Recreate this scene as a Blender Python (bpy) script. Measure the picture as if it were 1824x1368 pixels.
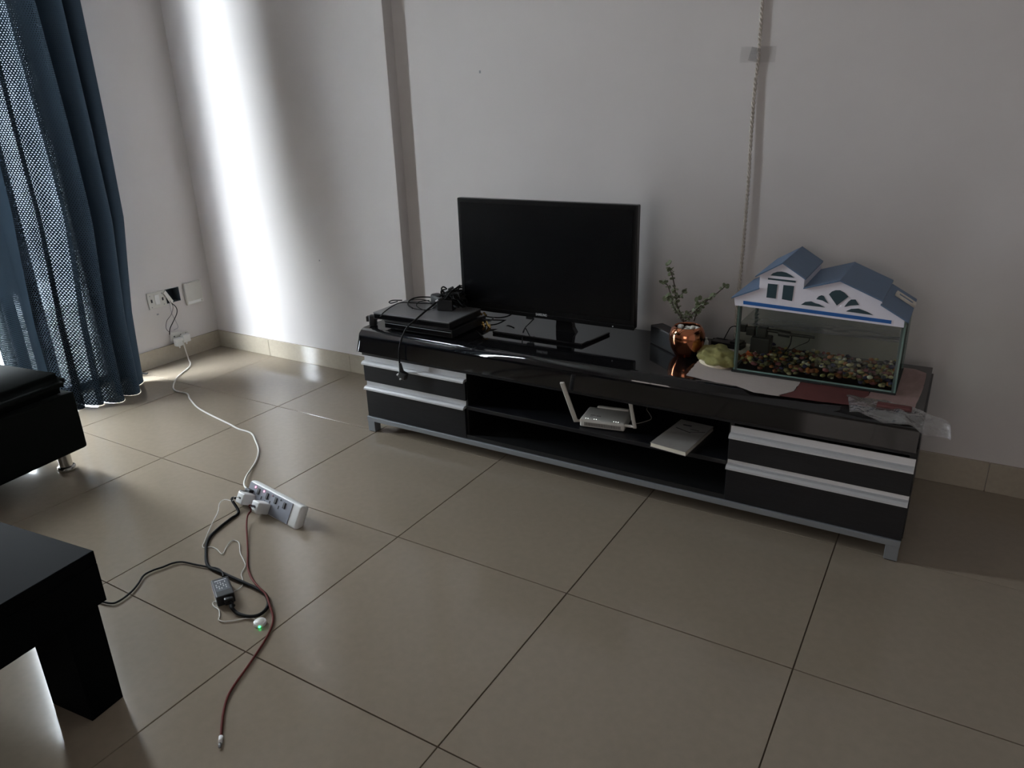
import bpy, bmesh, math, random
from mathutils import Vector, Matrix, noise
R = math.radians
PI = math.pi
random.seed(7)
for o in list(bpy.data.objects): bpy.data.objects.remove(o)
SC = bpy.context.scene
COL = SC.collection

# ---------------------------------------------------------------- camera
CX, CY, CZ = 1.3843, -0.9217, 1.2697
YAW, PIT, ROL, FPX = -0.55379, -0.36159, -0.03208, 1316.43
_f = Vector((math.sin(YAW)*math.cos(PIT), math.cos(YAW)*math.cos(PIT), math.sin(PIT)))
_r0 = Vector((math.cos(YAW), -math.sin(YAW), 0)); _u0 = _r0.cross(_f)
_r = _r0*math.cos(ROL) + _u0*math.sin(ROL); _u = -_r0*math.sin(ROL) + _u0*math.cos(ROL)
camd = bpy.data.cameras.new('camera'); cam = bpy.data.objects.new('camera', camd); COL.objects.link(cam)
camd.sensor_width = 36; camd.lens = FPX/1824*36; camd.clip_start = 0.02
cam.matrix_world = Matrix(((_r.x, _u.x, -_f.x, CX), (_r.y, _u.y, -_f.y, CY), (_r.z, _u.z, -_f.z, CZ), (0, 0, 0, 1)))
SC.camera = cam

# ---------------------------------------------------------------- light
w = bpy.data.worlds.new('sky'); SC.world = w; w.use_nodes = True
bg = w.node_tree.nodes['Background']; bg.inputs[0].default_value = (0.90, 0.93, 1.0, 1); bg.inputs[1].default_value = 12.5
def portal(name, loc, rot, sx, sy):
    d = bpy.data.lights.new(name, 'AREA'); d.shape = 'RECTANGLE'; d.size = sx; d.size_y = sy
    d.cycles.is_portal = True
    o = bpy.data.objects.new(name, d); o.location = loc; o.rotation_euler = rot; COL.objects.link(o)
WIN_Y0, WIN_Y1, WIN_Z1 = 0.35, 1.095, 2.25
portal('window_light', (-2.40, (WIN_Y0+WIN_Y1)/2, WIN_Z1/2), (0, R(-90), 0), WIN_Z1, WIN_Y1-WIN_Y0)
portal('fill_opening_light', (1.1, -3.78, 1.35), (R(90), 0, 0), 1.6, 1.3)  # portal of the unseen opening added for fill light
vs = SC.view_settings; vs.view_transform = 'Standard'; vs.look = 'None'; vs.gamma = 1; vs.use_curve_mapping = False
vs.exposure = 2.78

# ---------------------------------------------------------------- helpers
def px(u, v, x=None, y=None, z=None):
    d = _f + _r*((u-912)/FPX) - _u*((v-684)/FPX)
    c = Vector((CX, CY, CZ))
    if x is not None: t = (x-c.x)/d.x
    elif y is not None: t = (y-c.y)/d.y
    else: t = (z-c.z)/d.z
    return c + d*t

def srgb(r, g, b):
    f = lambda c: ((c/255+0.055)/1.055)**2.4 if c > 10 else c/255/12.92
    return (f(r), f(g), f(b), 1)

def mat(name, col, rough=0.5, metal=0, spec=0.5, noise_amt=0, noise_scale=30, bump=0, bump_scale=200, coat=0, emit=None, emit_s=0, stretch=None, trans=0):
    m = bpy.data.materials.new(name); m.use_nodes = True
    nt = m.node_tree; b = nt.nodes['Principled BSDF']
    b.inputs['Base Color'].default_value = col
    b.inputs['Roughness'].default_value = rough
    b.inputs['Metallic'].default_value = metal
    b.inputs['Specular IOR Level'].default_value = spec
    b.inputs['Coat Weight'].default_value = coat
    b.inputs['Coat Roughness'].default_value = 0.03
    if emit:
        b.inputs['Emission Color'].default_value = emit; b.inputs['Emission Strength'].default_value = emit_s
    tc = nt.nodes.new('ShaderNodeTexCoord'); mp = nt.nodes.new('ShaderNodeMapping')
    nt.links.new(tc.outputs['Object'], mp.inputs[0])
    if stretch: mp.inputs['Scale'].default_value = stretch
    n = nt.nodes.new('ShaderNodeTexNoise'); n.inputs['Scale'].default_value = noise_scale; n.inputs['Detail'].default_value = 4
    nt.links.new(mp.outputs[0], n.inputs['Vector'])
    mx = nt.nodes.new('ShaderNodeMix'); mx.data_type = 'RGBA'; mx.blend_type = 'MULTIPLY'
    mx.inputs[0].default_value = 1.0
    a = max(noise_amt, 0.03)
    rr = nt.nodes.new('ShaderNodeMapRange'); rr.inputs['From Min'].default_value = 0.25; rr.inputs['From Max'].default_value = 0.75
    rr.inputs['To Min'].default_value = 1-a; rr.inputs['To Max'].default_value = 1+a*0.5
    nt.links.new(n.outputs['Fac'], rr.inputs['Value'])
    mx.inputs[6].default_value = col
    nt.links.new(rr.outputs[0], mx.inputs[7])
    nt.links.new(mx.outputs[2], b.inputs['Base Color'])
    if bump:
        n2 = nt.nodes.new('ShaderNodeTexNoise'); n2.inputs['Scale'].default_value = bump_scale; n2.inputs['Detail'].default_value = 3
        nt.links.new(mp.outputs[0], n2.inputs['Vector'])
        bp = nt.nodes.new('ShaderNodeBump'); bp.inputs['Strength'].default_value = bump; bp.inputs['Distance'].default_value = 0.002
        nt.links.new(n2.outputs['Fac'], bp.inputs['Height']); nt.links.new(bp.outputs[0], b.inputs['Normal'])
    return m

def clear_mat(name, tint, gloss=0.08, rough=0.02, bump=0, bump_scale=20, milk=0, milk_col=(0.8, 0.8, 0.8, 1)):
    m = bpy.data.materials.new(name); m.use_nodes = True; nt = m.node_tree
    for n in list(nt.nodes): nt.nodes.remove(n)
    out = nt.nodes.new('ShaderNodeOutputMaterial'); t = nt.nodes.new('ShaderNodeBsdfTransparent'); t.inputs[0].default_value = tint
    g = nt.nodes.new('ShaderNodeBsdfGlossy'); g.inputs['Roughness'].default_value = rough
    lw = nt.nodes.new('ShaderNodeLayerWeight'); lw.inputs['Blend'].default_value = 0.25
    mr = nt.nodes.new('ShaderNodeMapRange'); mr.inputs['To Min'].default_value = gloss*0.5; mr.inputs['To Max'].default_value = min(1, gloss*5)
    nt.links.new(lw.outputs['Facing'], mr.inputs['Value'])
    s = nt.nodes.new('ShaderNodeMixShader'); nt.links.new(mr.outputs[0], s.inputs[0])
    base = t
    if milk:
        d = nt.nodes.new('ShaderNodeBsdfDiffuse'); d.inputs[0].default_value = milk_col
        ms = nt.nodes.new('ShaderNodeMixShader'); ms.inputs[0].default_value = milk
        nt.links.new(t.outputs[0], ms.inputs[1]); nt.links.new(d.outputs[0], ms.inputs[2]); base = ms
    nt.links.new(base.outputs[0], s.inputs[1]); nt.links.new(g.outputs[0], s.inputs[2])
    if bump:
        n2 = nt.nodes.new('ShaderNodeTexNoise'); n2.inputs['Scale'].default_value = bump_scale
        tc = nt.nodes.new('ShaderNodeTexCoord'); nt.links.new(tc.outputs['Object'], n2.inputs['Vector'])
        bp = nt.nodes.new('ShaderNodeBump'); bp.inputs['Strength'].default_value = bump; bp.inputs['Distance'].default_value = 0.01
        nt.links.new(n2.outputs['Fac'], bp.inputs['Height']); nt.links.new(bp.outputs[0], g.inputs['Normal'])
    nt.links.new(s.outputs[0], out.inputs[0])
    return m

def link(name, me, m, parent=None, loc=None, smooth=False):
    o = bpy.data.objects.new(name, me)
    if m is not None:
        for k in (m if isinstance(m, (list, tuple)) else [m]): me.materials.append(k)
    COL.objects.link(o)
    if parent: o.parent = parent
    if loc: o.location = loc
    if smooth:
        for p in me.polygons: p.use_smooth = True
    return o

class MB:
    """collects shapes in one bmesh"""
    def __init__(s): s.bm = bmesh.new()
    def box(s, c, size, rot=None, bevel=0, seg=2):
        M = Matrix.Translation(Vector(c)) @ (rot.to_4x4() if rot else Matrix()) @ Matrix.Diagonal((size[0], size[1], size[2], 1))
        t = bmesh.new(); bmesh.ops.create_cube(t, size=1, matrix=M)
        if bevel: bmesh.ops.bevel(t, geom=t.edges[:], offset=bevel, segments=seg, affect='EDGES', profile=0.6)
        s._join(t); return s
    def bb(s, x0, x1, y0, y1, z0, z1, bevel=0, seg=2):
        return s.box(((x0+x1)/2, (y0+y1)/2, (z0+z1)/2), (abs(x1-x0), abs(y1-y0), abs(z1-z0)), None, bevel, seg)
    def cyl(s, a, b, r, r2=None, n=16, caps=True):
        a = Vector(a); b = Vector(b); d = b-a; q = d.to_track_quat('Z', 'Y').to_matrix().to_4x4()
        t = bmesh.new(); bmesh.ops.create_cone(t, cap_ends=caps, segments=n, radius1=r, radius2=r if r2 is None else r2, depth=d.length,
                                               matrix=Matrix.Translation((a+b)/2) @ q)
        s._join(t); return s
    def sph(s, c, r, sc=(1, 1, 1), rot=None, sub=2):
        t = bmesh.new(); M = Matrix.Translation(Vector(c)) @ (rot.to_4x4() if rot else Matrix()) @ Matrix.Diagonal((sc[0], sc[1], sc[2], 1))
        bmesh.ops.create_icosphere(t, subdivisions=sub, radius=r, matrix=M); s._join(t); return s
    def lathe(s, prof, c=(0, 0, 0), n=32):
        t = bmesh.new(); rings = []
        for r, z in prof:
            if r < 1e-6: rings.append([t.verts.new((c[0], c[1], c[2]+z))])
            else: rings.append([t.verts.new((c[0]+r*math.cos(2*PI*k/n), c[1]+r*math.sin(2*PI*k/n), c[2]+z)) for k in range(n)])
        for A, B in zip(rings, rings[1:]):
            for k in range(n):
                a, b = A[k % len(A)], A[(k+1) % len(A)]; d, e = B[k % len(B)], B[(k+1) % len(B)]
                vs_ = []
                for q in (a, b, e, d):
                    if q not in vs_: vs_.append(q)
                if len(vs_) > 2:
                    try: t.faces.new(vs_)
                    except ValueError: pass
        s._join(t); return s
    def prism(s, pts, y0, y1, axis='y'):
        """polygon (x,z) swept from y0 to y1; axis z: polygon (x,y) swept in z"""
        t = bmesh.new()
        f = (lambda p, k: (p[0], k, p[1])) if axis == 'y' else ((lambda p, k: (p[0], p[1], k)) if axis == 'z' else (lambda p, k: (k, p[0], p[1])))
        A = [t.verts.new(f(p, y0)) for p in pts]; B = [t.verts.new(f(p, y1)) for p in pts]
        t.faces.new(A); t.faces.new(B[::-1])
        for k in range(len(pts)):
            j = (k+1) % len(pts); t.faces.new((A[j], A[k], B[k], B[j]))
        bmesh.ops.recalc_face_normals(t, faces=t.faces[:]); s._join(t); return s
    def tube(s, pts, r, n=8, smooth=True, sub=6, taper=None):
        P = curve_pts(pts, sub) if smooth else [Vector(p) for p in pts]
        t = bmesh.new(); prev = None; up = None; rings = []
        for i, p in enumerate(P):
            d = (P[min(i+1, len(P)-1)]-P[max(i-1, 0)])
            if d.length < 1e-9: d = Vector((0, 0, 1))
            d.normalize()
            if up is None: up = d.orthogonal().normalized()
            up = (up - d*up.dot(d));
            if up.length < 1e-6: up = d.orthogonal()
            up.normalize(); sd = d.cross(up)
            rr = r if taper is None else r*(1+(taper-1)*i/(len(P)-1))
            rings.append([t.verts.new(p + (up*math.cos(2*PI*k/n)+sd*math.sin(2*PI*k/n))*rr) for k in range(n)])
        for A, B in zip(rings, rings[1:]):
            for k in range(n): t.faces.new((A[k], A[(k+1) % n], B[(k+1) % n], B[k]))
        t.faces.new(rings[0][::-1]); t.faces.new(rings[-1])
        for f in t.faces: f.smooth = True
        s._join(t); return s
    def _join(s, t):
        bmesh.ops.recalc_face_normals(t, faces=t.faces[:]) if len(t.faces) < 5000 else None
        me = bpy.data.meshes.new('tmp'); t.to_mesh(me); t.free(); s.bm.from_mesh(me); bpy.data.meshes.remove(me)
    def build(s, name, m, parent=None, smooth=False, mi=None):
        me = bpy.data.meshes.new(name); s.bm.to_mesh(me); s.bm.free()
        return link(name, me, m, parent, None, smooth)

def curve_pts(pts, sub=6):
    P = [Vector(p) for p in pts]
    if len(P) < 3: return P
    out = []
    for i in range(len(P)-1):
        p0 = P[max(i-1, 0)]; p1 = P[i]; p2 = P[i+1]; p3 = P[min(i+2, len(P)-1)]
        for k in range(sub):
            t = k/sub
            out.append(0.5*((2*p1)+(p2-p0)*t+(2*p0-5*p1+4*p2-p3)*t*t+(3*p1-p0-3*p2+p3)*t**3))
    out.append(P[-1]); return out

def tag(o, label=None, cat=None, group=None, kind=None):
    if label: o['label'] = label
    if cat: o['category'] = cat
    if group: o['group'] = group
    if kind: o['kind'] = kind
    return o
def thing(name, label, cat, loc=(0, 0, 0), rz=0, group=None):
    o = bpy.data.objects.new(name, None); o.empty_display_size = 0.05; COL.objects.link(o)
    o.location = loc; o.rotation_euler = (0, 0, rz); return tag(o, label, cat, group)
def struct(name):
    o = bpy.data.objects.new(name, None); COL.objects.link(o); o['kind'] = 'structure'; return o

# ---------------------------------------------------------------- materials
M_wall = mat('wall_paint', srgb(209, 204, 202), 0.55, spec=0.35, noise_amt=0.02, noise_scale=3, bump=0.05, bump_scale=60)
M_ceil = mat('ceiling_paint', srgb(215, 214, 212), 0.8)
M_base = mat('skirting_tile', srgb(176, 166, 150), 0.12, noise_amt=0.06, noise_scale=60)
M_tile = mat('floor_tile', srgb(143, 131, 115), 0.10, noise_amt=0.05, noise_scale=45)
M_grout = mat('grout', srgb(82, 70, 58), 0.9)
M_black_gloss = mat('black_gloss', srgb(16, 16, 18), 0.06, spec=0.6)
M_black_wood = mat('black_ash', srgb(22, 23, 27), 0.38, spec=0.4, noise_amt=0.5, noise_scale=14, stretch=(1, 8, 22), bump=0.12, bump_scale=30)
M_black_in = mat('black_inside', srgb(15, 15, 16), 0.5)
M_alu = mat('aluminium', srgb(205, 206, 208), 0.36, metal=0.45, noise_amt=0.06, noise_scale=10, stretch=(1, 30, 30))
M_steel = mat('grey_steel', srgb(140, 144, 148), 0.45, metal=0.5)
M_rubber = mat('rubber', srgb(20, 20, 21), 0.6)
M_blackp = mat('black_plastic', srgb(20, 21, 23), 0.4)
M_bezel = mat('bezel_gloss', srgb(13, 13, 14), 0.28, spec=0.4)
M_screen = mat('screen', srgb(9, 10, 13), 0.22, spec=0.5)
M_logo = mat('silver_print', srgb(190, 192, 195), 0.4)
M_white = mat('white_plastic', srgb(222, 222, 220), 0.35)
M_white2 = mat('cream_plastic', srgb(205, 203, 196), 0.4)
M_greyface = mat('grey_face', srgb(140, 143, 152), 0.4)
M_wcord = mat('white_cord', srgb(205, 202, 195), 0.5)
M_bcord = mat('black_cord', srgb(13, 14, 15), 0.7, spec=0.2)
M_rcord = mat('red_brown_cord', srgb(100, 44, 38), 0.7, spec=0.2)
M_brass = mat('brass', srgb(214, 180, 112), 0.25, metal=0.9)
M_copper = mat('copper', srgb(205, 132, 98), 0.13, metal=1.0, noise_amt=0.1, noise_scale=20)
M_pebw = mat('white_pebble', srgb(225, 222, 215), 0.5)
M_stem = mat('stem', srgb(62, 50, 42), 0.7)
M_leaf = mat('leaf', srgb(98, 106, 78), 0.45, noise_amt=0.25, noise_scale=60)
M_cloth = mat('green_cloth', srgb(132, 128, 78), 0.95, noise_amt=0.15, noise_scale=80, bump=0.5, bump_scale=500)
M_paper = mat('newsprint', srgb(178, 168, 162), 0.85, noise_amt=0.08, noise_scale=90, stretch=(1, 6, 1))
M_red = mat('maroon_paper', srgb(98, 52, 50), 0.6, noise_amt=0.1)
M_pink = mat('pink_sheet', srgb(150, 122, 118), 0.55, noise_amt=0.2, noise_scale=18, stretch=(3, 1, 1), bump=0.3, bump_scale=40)
M_darkred = mat('dark_speaker', srgb(24, 18, 18), 0.5)
M_hw = mat('house_white', srgb(226, 224, 234), 0.5)
M_roof = mat('house_roof', srgb(88, 112, 142), 0.5)
M_teal = mat('house_window', srgb(32, 62, 72), 0.4)
M_blue = mat('house_stripe', srgb(20, 92, 165), 0.4)
M_edge = mat('glass_edge', srgb(120, 145, 140), 0.2)
M_glass = clear_mat('tank_glass', (0.975, 0.99, 0.98, 1), 0.02)
M_pane = clear_mat('window_glass', (0.92, 0.95, 0.95, 1), 0.05)
M_fill_filter = clear_mat('fill_filter', (0.205, 0.19, 0.178, 1), 0.05)  # sets strength and warmth of the added fill light
M_water = clear_mat('tank_water', (0.93, 0.95, 0.88, 1), 0.006)
M_wsurf = clear_mat('water_top', (0.62, 0.66, 0.64, 1), 0.16, 0.08, bump=0.6, bump_scale=26, milk=0.15, milk_col=(0.14, 0.14, 0.13, 1))
M_film = clear_mat('plastic_film', (0.92, 0.92, 0.92, 1), 0.16, 0.12, bump=0.8, bump_scale=60, milk=0.10, milk_col=(0.6, 0.58, 0.58, 1))
M_tape = clear_mat('tape', (0.965, 0.965, 0.965, 1), 0.02, 0.2)
M_orange = mat('goldfish', srgb(205, 98, 52), 0.45, noise_amt=0.2)
M_sofa = mat('sofa_fabric', srgb(22, 25, 24), 1.0, spec=0.05, noise_amt=0.2, noise_scale=200, bump=0.4, bump_scale=700)
M_table = mat('table_lacquer', srgb(8, 10, 12), 0.75, spec=0.04, noise_amt=0.1, noise_scale=10)
M_chrome = mat('brushed_chrome', srgb(180, 178, 172), 0.22, metal=1.0)
M_ledp = mat('pink_led', srgb(240, 120, 150), 0.4, emit=srgb(255, 110, 150), emit_s=0.8)
M_ledg = mat('green_led', srgb(80, 240, 140), 0.4, emit=srgb(60, 255, 130), emit_s=0.9)
M_ledw = mat('white_led', srgb(240, 245, 240), 0.4, emit=srgb(235, 245, 240), emit_s=0.6)
M_ink = mat('dark_print', srgb(50, 50, 52), 0.6)
M_stbtop = mat('stb_lid', srgb(120, 120, 122), 0.36, metal=0.3, noise_amt=0.05)
M_frame = mat('window_frame', srgb(150, 152, 155), 0.5)
M_balc = mat('balcony_floor', srgb(200, 198, 192), 0.8)
M_cavity = mat('cavity', srgb(72, 84, 92), 0.9)
M_smudge = mat('plaster_mark', srgb(150, 150, 155), 0.9)
M_hook = mat('white_hook', srgb(180, 185, 195), 0.4)

# gravel: a colour for each stone
M_gravel = mat('gravel', srgb(150, 140, 100), 0.85, spec=0.15)
_nt = M_gravel.node_tree; _g = _nt.nodes.new('ShaderNodeNewGeometry'); _cr = _nt.nodes.new('ShaderNodeValToRGB')
_cr.color_ramp.interpolation = 'CONSTANT'
_cols = [(196, 184, 120), (150, 142, 96), (210, 205, 185), (60, 62, 66), (175, 110, 62), (58, 58, 92), (170, 160, 100), (150, 86, 92), (90, 86, 60), (200, 190, 150), (120, 70, 48)]
while len(_cr.color_ramp.elements) < len(_cols): _cr.color_ramp.elements.new(0.5)
for i, e in enumerate(_cr.color_ramp.elements): e.position = i/len(_cols); e.color = srgb(*[c_*0.78 for c_ in _cols[i]])
_nt.links.new(_g.outputs['Random Per Island'], _cr.inputs[0]); _nt.links.new(_cr.outputs[0], _nt.nodes['Principled BSDF'].inputs['Base Color'])

# curtain: dark knit with rows of small holes (uv in metres)
def curtain_mat(name, hole=0.33, col=srgb(38, 47, 57), pitch=0.0105, dense=False):
    m = bpy.data.materials.new(name); m.use_nodes = True; nt = m.node_tree; b = nt.nodes['Principled BSDF']
    b.inputs['Base Color'].default_value = col; b.inputs['Roughness'].default_value = 0.95; b.inputs['Specular IOR Level'].default_value = 0.15
    N = nt.nodes.new; L = nt.links.new
    def mth(op, a, c=None, d=None):
        n = N('ShaderNodeMath'); n.operation = op
        for i, q in enumerate((a, c, d)):
            if q is None: continue
            if isinstance(q, (int, float)): n.inputs[i].default_value = q
            else: L(q, n.inputs[i])
        return n.outputs[0]
    tc = N('ShaderNodeUVMap'); tc.uv_map = 'UVMap'; sp = N('ShaderNodeSeparateXYZ'); L(tc.outputs[0], sp.inputs[0])
    X = mth('DIVIDE', sp.outputs[0], pitch); Y = mth('DIVIDE', sp.outputs[1], pitch*0.80)
    row = mth('FLOOR', Y); off = mth('MULTIPLY', mth('MODULO', row, 2.0), 0.5)
    fx = mth('SUBTRACT', mth('FRACT', mth('ADD', X, off)), 0.5); fy = mth('SUBTRACT', mth('FRACT', Y), 0.5)
    dd = mth('SQRT', mth('ADD', mth('MULTIPLY', fx, fx), mth('MULTIPLY', fy, fy)))
    nz = N('ShaderNodeTexNoise'); nz.inputs['Scale'].default_value = 7; mp = N('ShaderNodeMapping'); mp.inputs['Scale'].default_value = (2.2, 0.5, 1)
    L(tc.outputs[0], mp.inputs[0]); L(mp.outputs[0], nz.inputs['Vector'])
    at_ = N('ShaderNodeAttribute'); at_.attribute_name = 'openness'
    hole = mth('MULTIPLY', at_.outputs['Fac'], hole)
    rad = mth('MULTIPLY', mth('ADD', mth('MULTIPLY', nz.outputs['Fac'], 0.9), 0.5), hole)
    hole_ = mth('LESS_THAN', dd, rad)
    tr = N('ShaderNodeBsdfTransparent'); tr.inputs[0].default_value = (0.011, 0.0128, 0.0145, 1)
    tl = N('ShaderNodeBsdfTranslucent'); tl.inputs[0].default_value = (0.0008, 0.0012, 0.0016, 1)
    ad = N('ShaderNodeAddShader'); L(b.outputs[0], ad.inputs[0]); L(tl.outputs[0], ad.inputs[1])
    ms = N('ShaderNodeMixShader'); L(hole_, ms.inputs[0]); L(ad.outputs[0], ms.inputs[1]); L(tr.outputs[0], ms.inputs[2])
    L(ms.outputs[0], nt.nodes['Material Output'].inputs[0])
    n2 = N('ShaderNodeTexNoise'); n2.inputs['Scale'].default_value = 300; bp = N('ShaderNodeBump'); bp.inputs['Strength'].default_value = 0.4; bp.inputs['Distance'].default_value = 0.002
    L(tc.outputs[0], n2.inputs['Vector']); L(n2.outputs['Fac'], bp.inputs['Height']); L(bp.outputs[0], b.inputs['Normal'])
    return m
M_curt = curtain_mat('knit_curtain', 0.30)
M_curt_dense = curtain_mat('knit_curtain_dense', 0.30)
M_curt_dark = mat('curtain_hem', srgb(16, 19, 24), 0.95)

# ================================================================ ROOM
X0, X1, Y0, Y1, YL, ZC, T = -2.25, 3.4, -3.6, 1.782, 1.722, 2.75, 0.6
STEP_X = -0.822
fl = struct('floor')
MB().bb(X0-0.2, X1+0.2, Y0-0.2, Y1+0.2, -0.1, -0.0035).build('grout_bed', M_grout, fl)
cache = {}
i0, j0 = math.floor(X0/T), math.floor(Y0/T)
for i in range(i0, math.ceil(X1/T)):
    for j in range(j0, math.ceil(Y1/T)):
        g = 0.0013
        xa, xb = max(i*T+g, X0+0.001), min((i+1)*T-g, X1-0.001); ya, yb = max(j*T+g, Y0+0.001), min((j+1)*T-g, Y1-0.001)
        if xb-xa < 0.02 or yb-ya < 0.02: continue
        key = (round(xb-xa, 3), round(yb-ya, 3))
        if key not in cache:
            o = MB().bb(-key[0]/2, key[0]/2, -key[1]/2, key[1]/2, -0.008, 0, 0.0007, 1).build('tile', M_tile, fl); cache[key] = o.data
        else: o = link('tile', cache[key], None, fl)
        o.location = ((xa+xb)/2, (ya+yb)/2, random.uniform(-0.0002, 0.0002))

def wall_x(name, x, thick, y0, y1, z1, holes, m):
    """wall in a plane of constant x, with rectangular openings (ya,yb,za,zb)"""
    ys = sorted({y0, y1} | {h[0] for h in holes} | {h[1] for h in holes}); zs = sorted({0, z1} | {h[2] for h in holes} | {h[3] for h in holes})
    b = MB()
    for ya, yb in zip(ys, ys[1:]):
        for za, zb in zip(zs, zs[1:]):
            cy, cz = (ya+yb)/2, (za+zb)/2
            if any(h[0] < cy < h[1] and h[2] < cz < h[3] for h in holes): continue
            b.bb(x, x+thick, ya, yb, za, zb)
    o = b.build(name, m); bmesh_merge(o); o['kind'] = 'structure'; return o
def bmesh_merge(o):
    bm = bmesh.new(); bm.from_mesh(o.data); bmesh.ops.remove_doubles(bm, verts=bm.verts[:], dist=1e-5)
    seen = {}
    for f in bm.faces: seen.setdefault(tuple(sorted(v.index for v in f.verts)), []).append(f)
    kill = [f for L_ in seen.values() if len(L_) > 1 for f in L_]
    bmesh.ops.delete(bm, geom=kill, context='FACES'); bm.to_mesh(o.data); bm.free()

CAV = (1.436, 1.518, 0.318, 0.392)
wall_x('wall_left', X0, -0.12, Y0, YL+0.2, ZC, [(WIN_Y0, WIN_Y1, 0, WIN_Z1), CAV], M_wall)
wall_x('wall_right', X1, 0.15, Y0, Y1+0.1, ZC, [], M_wall)
o = MB().bb(STEP_X, X1, Y1, Y1+0.2, 0, ZC).build('wall_back', M_wall); o['kind'] = 'structure'
o = MB().bb(X0, STEP_X, YL, Y1+0.2, 0, ZC, 0.002, 2).build('wall_back_pier', M_wall); o['kind'] = 'structure'
b = MB()
for a in ((X0, 0.3, 0, ZC), (1.9, X1, 0, ZC), (0.3, 1.9, 0, 0.7), (0.3, 1.9, 2.0, ZC)): b.bb(a[0], a[1], Y0-0.15, Y0, a[2], a[3])
o = b.build('wall_front', M_wall); o['kind'] = 'structure'
o = MB().bb(X0, X1, Y0, Y1, ZC, ZC+0.1).build('ceiling', M_ceil); o['kind'] = 'structure'

# window 1 (sliding balcony door) and an added fill-light opening, unseen behind the camera
w1 = struct('window_1')
b = MB(); fx = X0-0.06
for ya, yb, za, zb in ((WIN_Y0, WIN_Y0+0.05, 0, WIN_Z1), (WIN_Y1-0.045, WIN_Y1, 0, WIN_Z1), (WIN_Y0, WIN_Y1, WIN_Z1-0.06, WIN_Z1), (WIN_Y0, WIN_Y1, 0, 0.03), (0.66, 0.71, 0, WIN_Z1)):
    b.bb(fx-0.03, fx+0.03, ya, yb, za, zb, 0.003, 1)
b.build('frame', M_frame, w1)
MB().bb(fx-0.003, fx+0.003, WIN_Y0+0.05, 0.66, 0.03, WIN_Z1-0.06).build('pane', M_pane, w1)
MB().bb(fx-0.003, fx+0.003, 0.71, WIN_Y1-0.045, 0.03, WIN_Z1-0.06).build('pane', M_pane, w1)
fill_op = struct('fill_opening')
b = MB()
for xa, xb, za, zb in ((0.3, 0.35, 0.7, 2.0), (1.85, 1.9, 0.7, 2.0), (0.3, 1.9, 0.7, 0.75), (0.3, 1.9, 1.95, 2.0), (1.08, 1.12, 0.7, 2.0)): b.bb(xa, xb, Y0-0.1, Y0-0.05, za, zb, 0.003, 1)
b.build('frame', M_frame, fill_op)
MB().bb(0.35, 1.85, Y0-0.078, Y0-0.072, 0.75, 1.95).build('pane', M_fill_filter, fill_op)
o = MB().bb(-4.2, X0-0.12, -3, 3, -0.1, -0.01).build('balcony_floor', M_balc); o['kind'] = 'structure'

def skirting(name, pts, h, n_in):
    """pieces 0.6 m long between two points, standing proud of the wall"""
    s = struct(name); a = Vector(pts[0]); bb_ = Vector(pts[1]); d = bb_-a; Ln = d.length; d.normalize(); k = 0.0
    nrm = Vector(n_in)
    while k < Ln-0.01:
        e = min(k+0.6, Ln); c0 = a+d*(k+0.0008); c1 = a+d*(e-0.0008)
        p = c0; q = c1+nrm*0.012
        MB().bb(min(p.x, q.x), max(p.x, q.x), min(p.y, q.y), max(p.y, q.y), 0.0005, h, 0.001, 1).build('tile', M_base, s)
        k = e
skirting('baseboard_left', ((X0, YL, 0), (X0, WIN_Y1+0.02, 0)), 0.095, (1, 0, 0))
skirting('baseboard_left_rear', ((X0, WIN_Y0-0.02, 0), (X0, Y0+0.02, 0)), 0.095, (1, 0, 0))
skirting('baseboard_back_pier', ((-1.22+0.0, YL, 0), (X0+0.013, YL, 0)), 0.095, (0, -1, 0))
skirting('baseboard_back_pier_2', ((-1.22, YL, 0), (STEP_X+0.012, YL, 0)), 0.095, (0, -1, 0))
skirting('baseboard_back', ((STEP_X, Y1, 0), (X1-0.001, Y1, 0)), 0.105, (0, -1, 0))
skirting('baseboard_right', ((X1, Y1-0.015, 0), (X1, Y0+0.02, 0)), 0.105, (-1, 0, 0))
skirting('baseboard_front', ((X0+0.02, Y0, 0), (X1-0.02, Y0, 0)), 0.105, (0, 1, 0))

# small marks on the walls
def smudge(p, n, r, col=M_smudge):
    b = MB(); p = Vector(p)
    if n == 'y': b.box(p-Vector((0, 0.0005, 0)), (r*2, 0.001, r*2.6), None, 0.0004, 1)
    else: b.box(p+Vector((0.0005, 0, 0)), (0.001, r*2, r*1.3), None, 0.0004, 1)
    return b
for i, (u, v, pl, r_) in enumerate(((855, 128, 'y', 0.004),)):
    o = smudge(px(u, v, y=Y1), 'y', r_).build('wall_hole', M_smudge); tag(o, 'small dark nail hole high on the wall above the television', 'hole')
o = smudge(px(569, 464, y=YL), 'y', 0.003).build('wall_hole', M_smudge); tag(o, 'small dark chip in the brightly lit wall left of the television stand', 'hole')
o = smudge(px(281, 560, x=X0), 'x', 0.006).build('wall_hole', M_smudge); tag(o, 'dark plaster chip just under the switch plate', 'hole')

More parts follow.
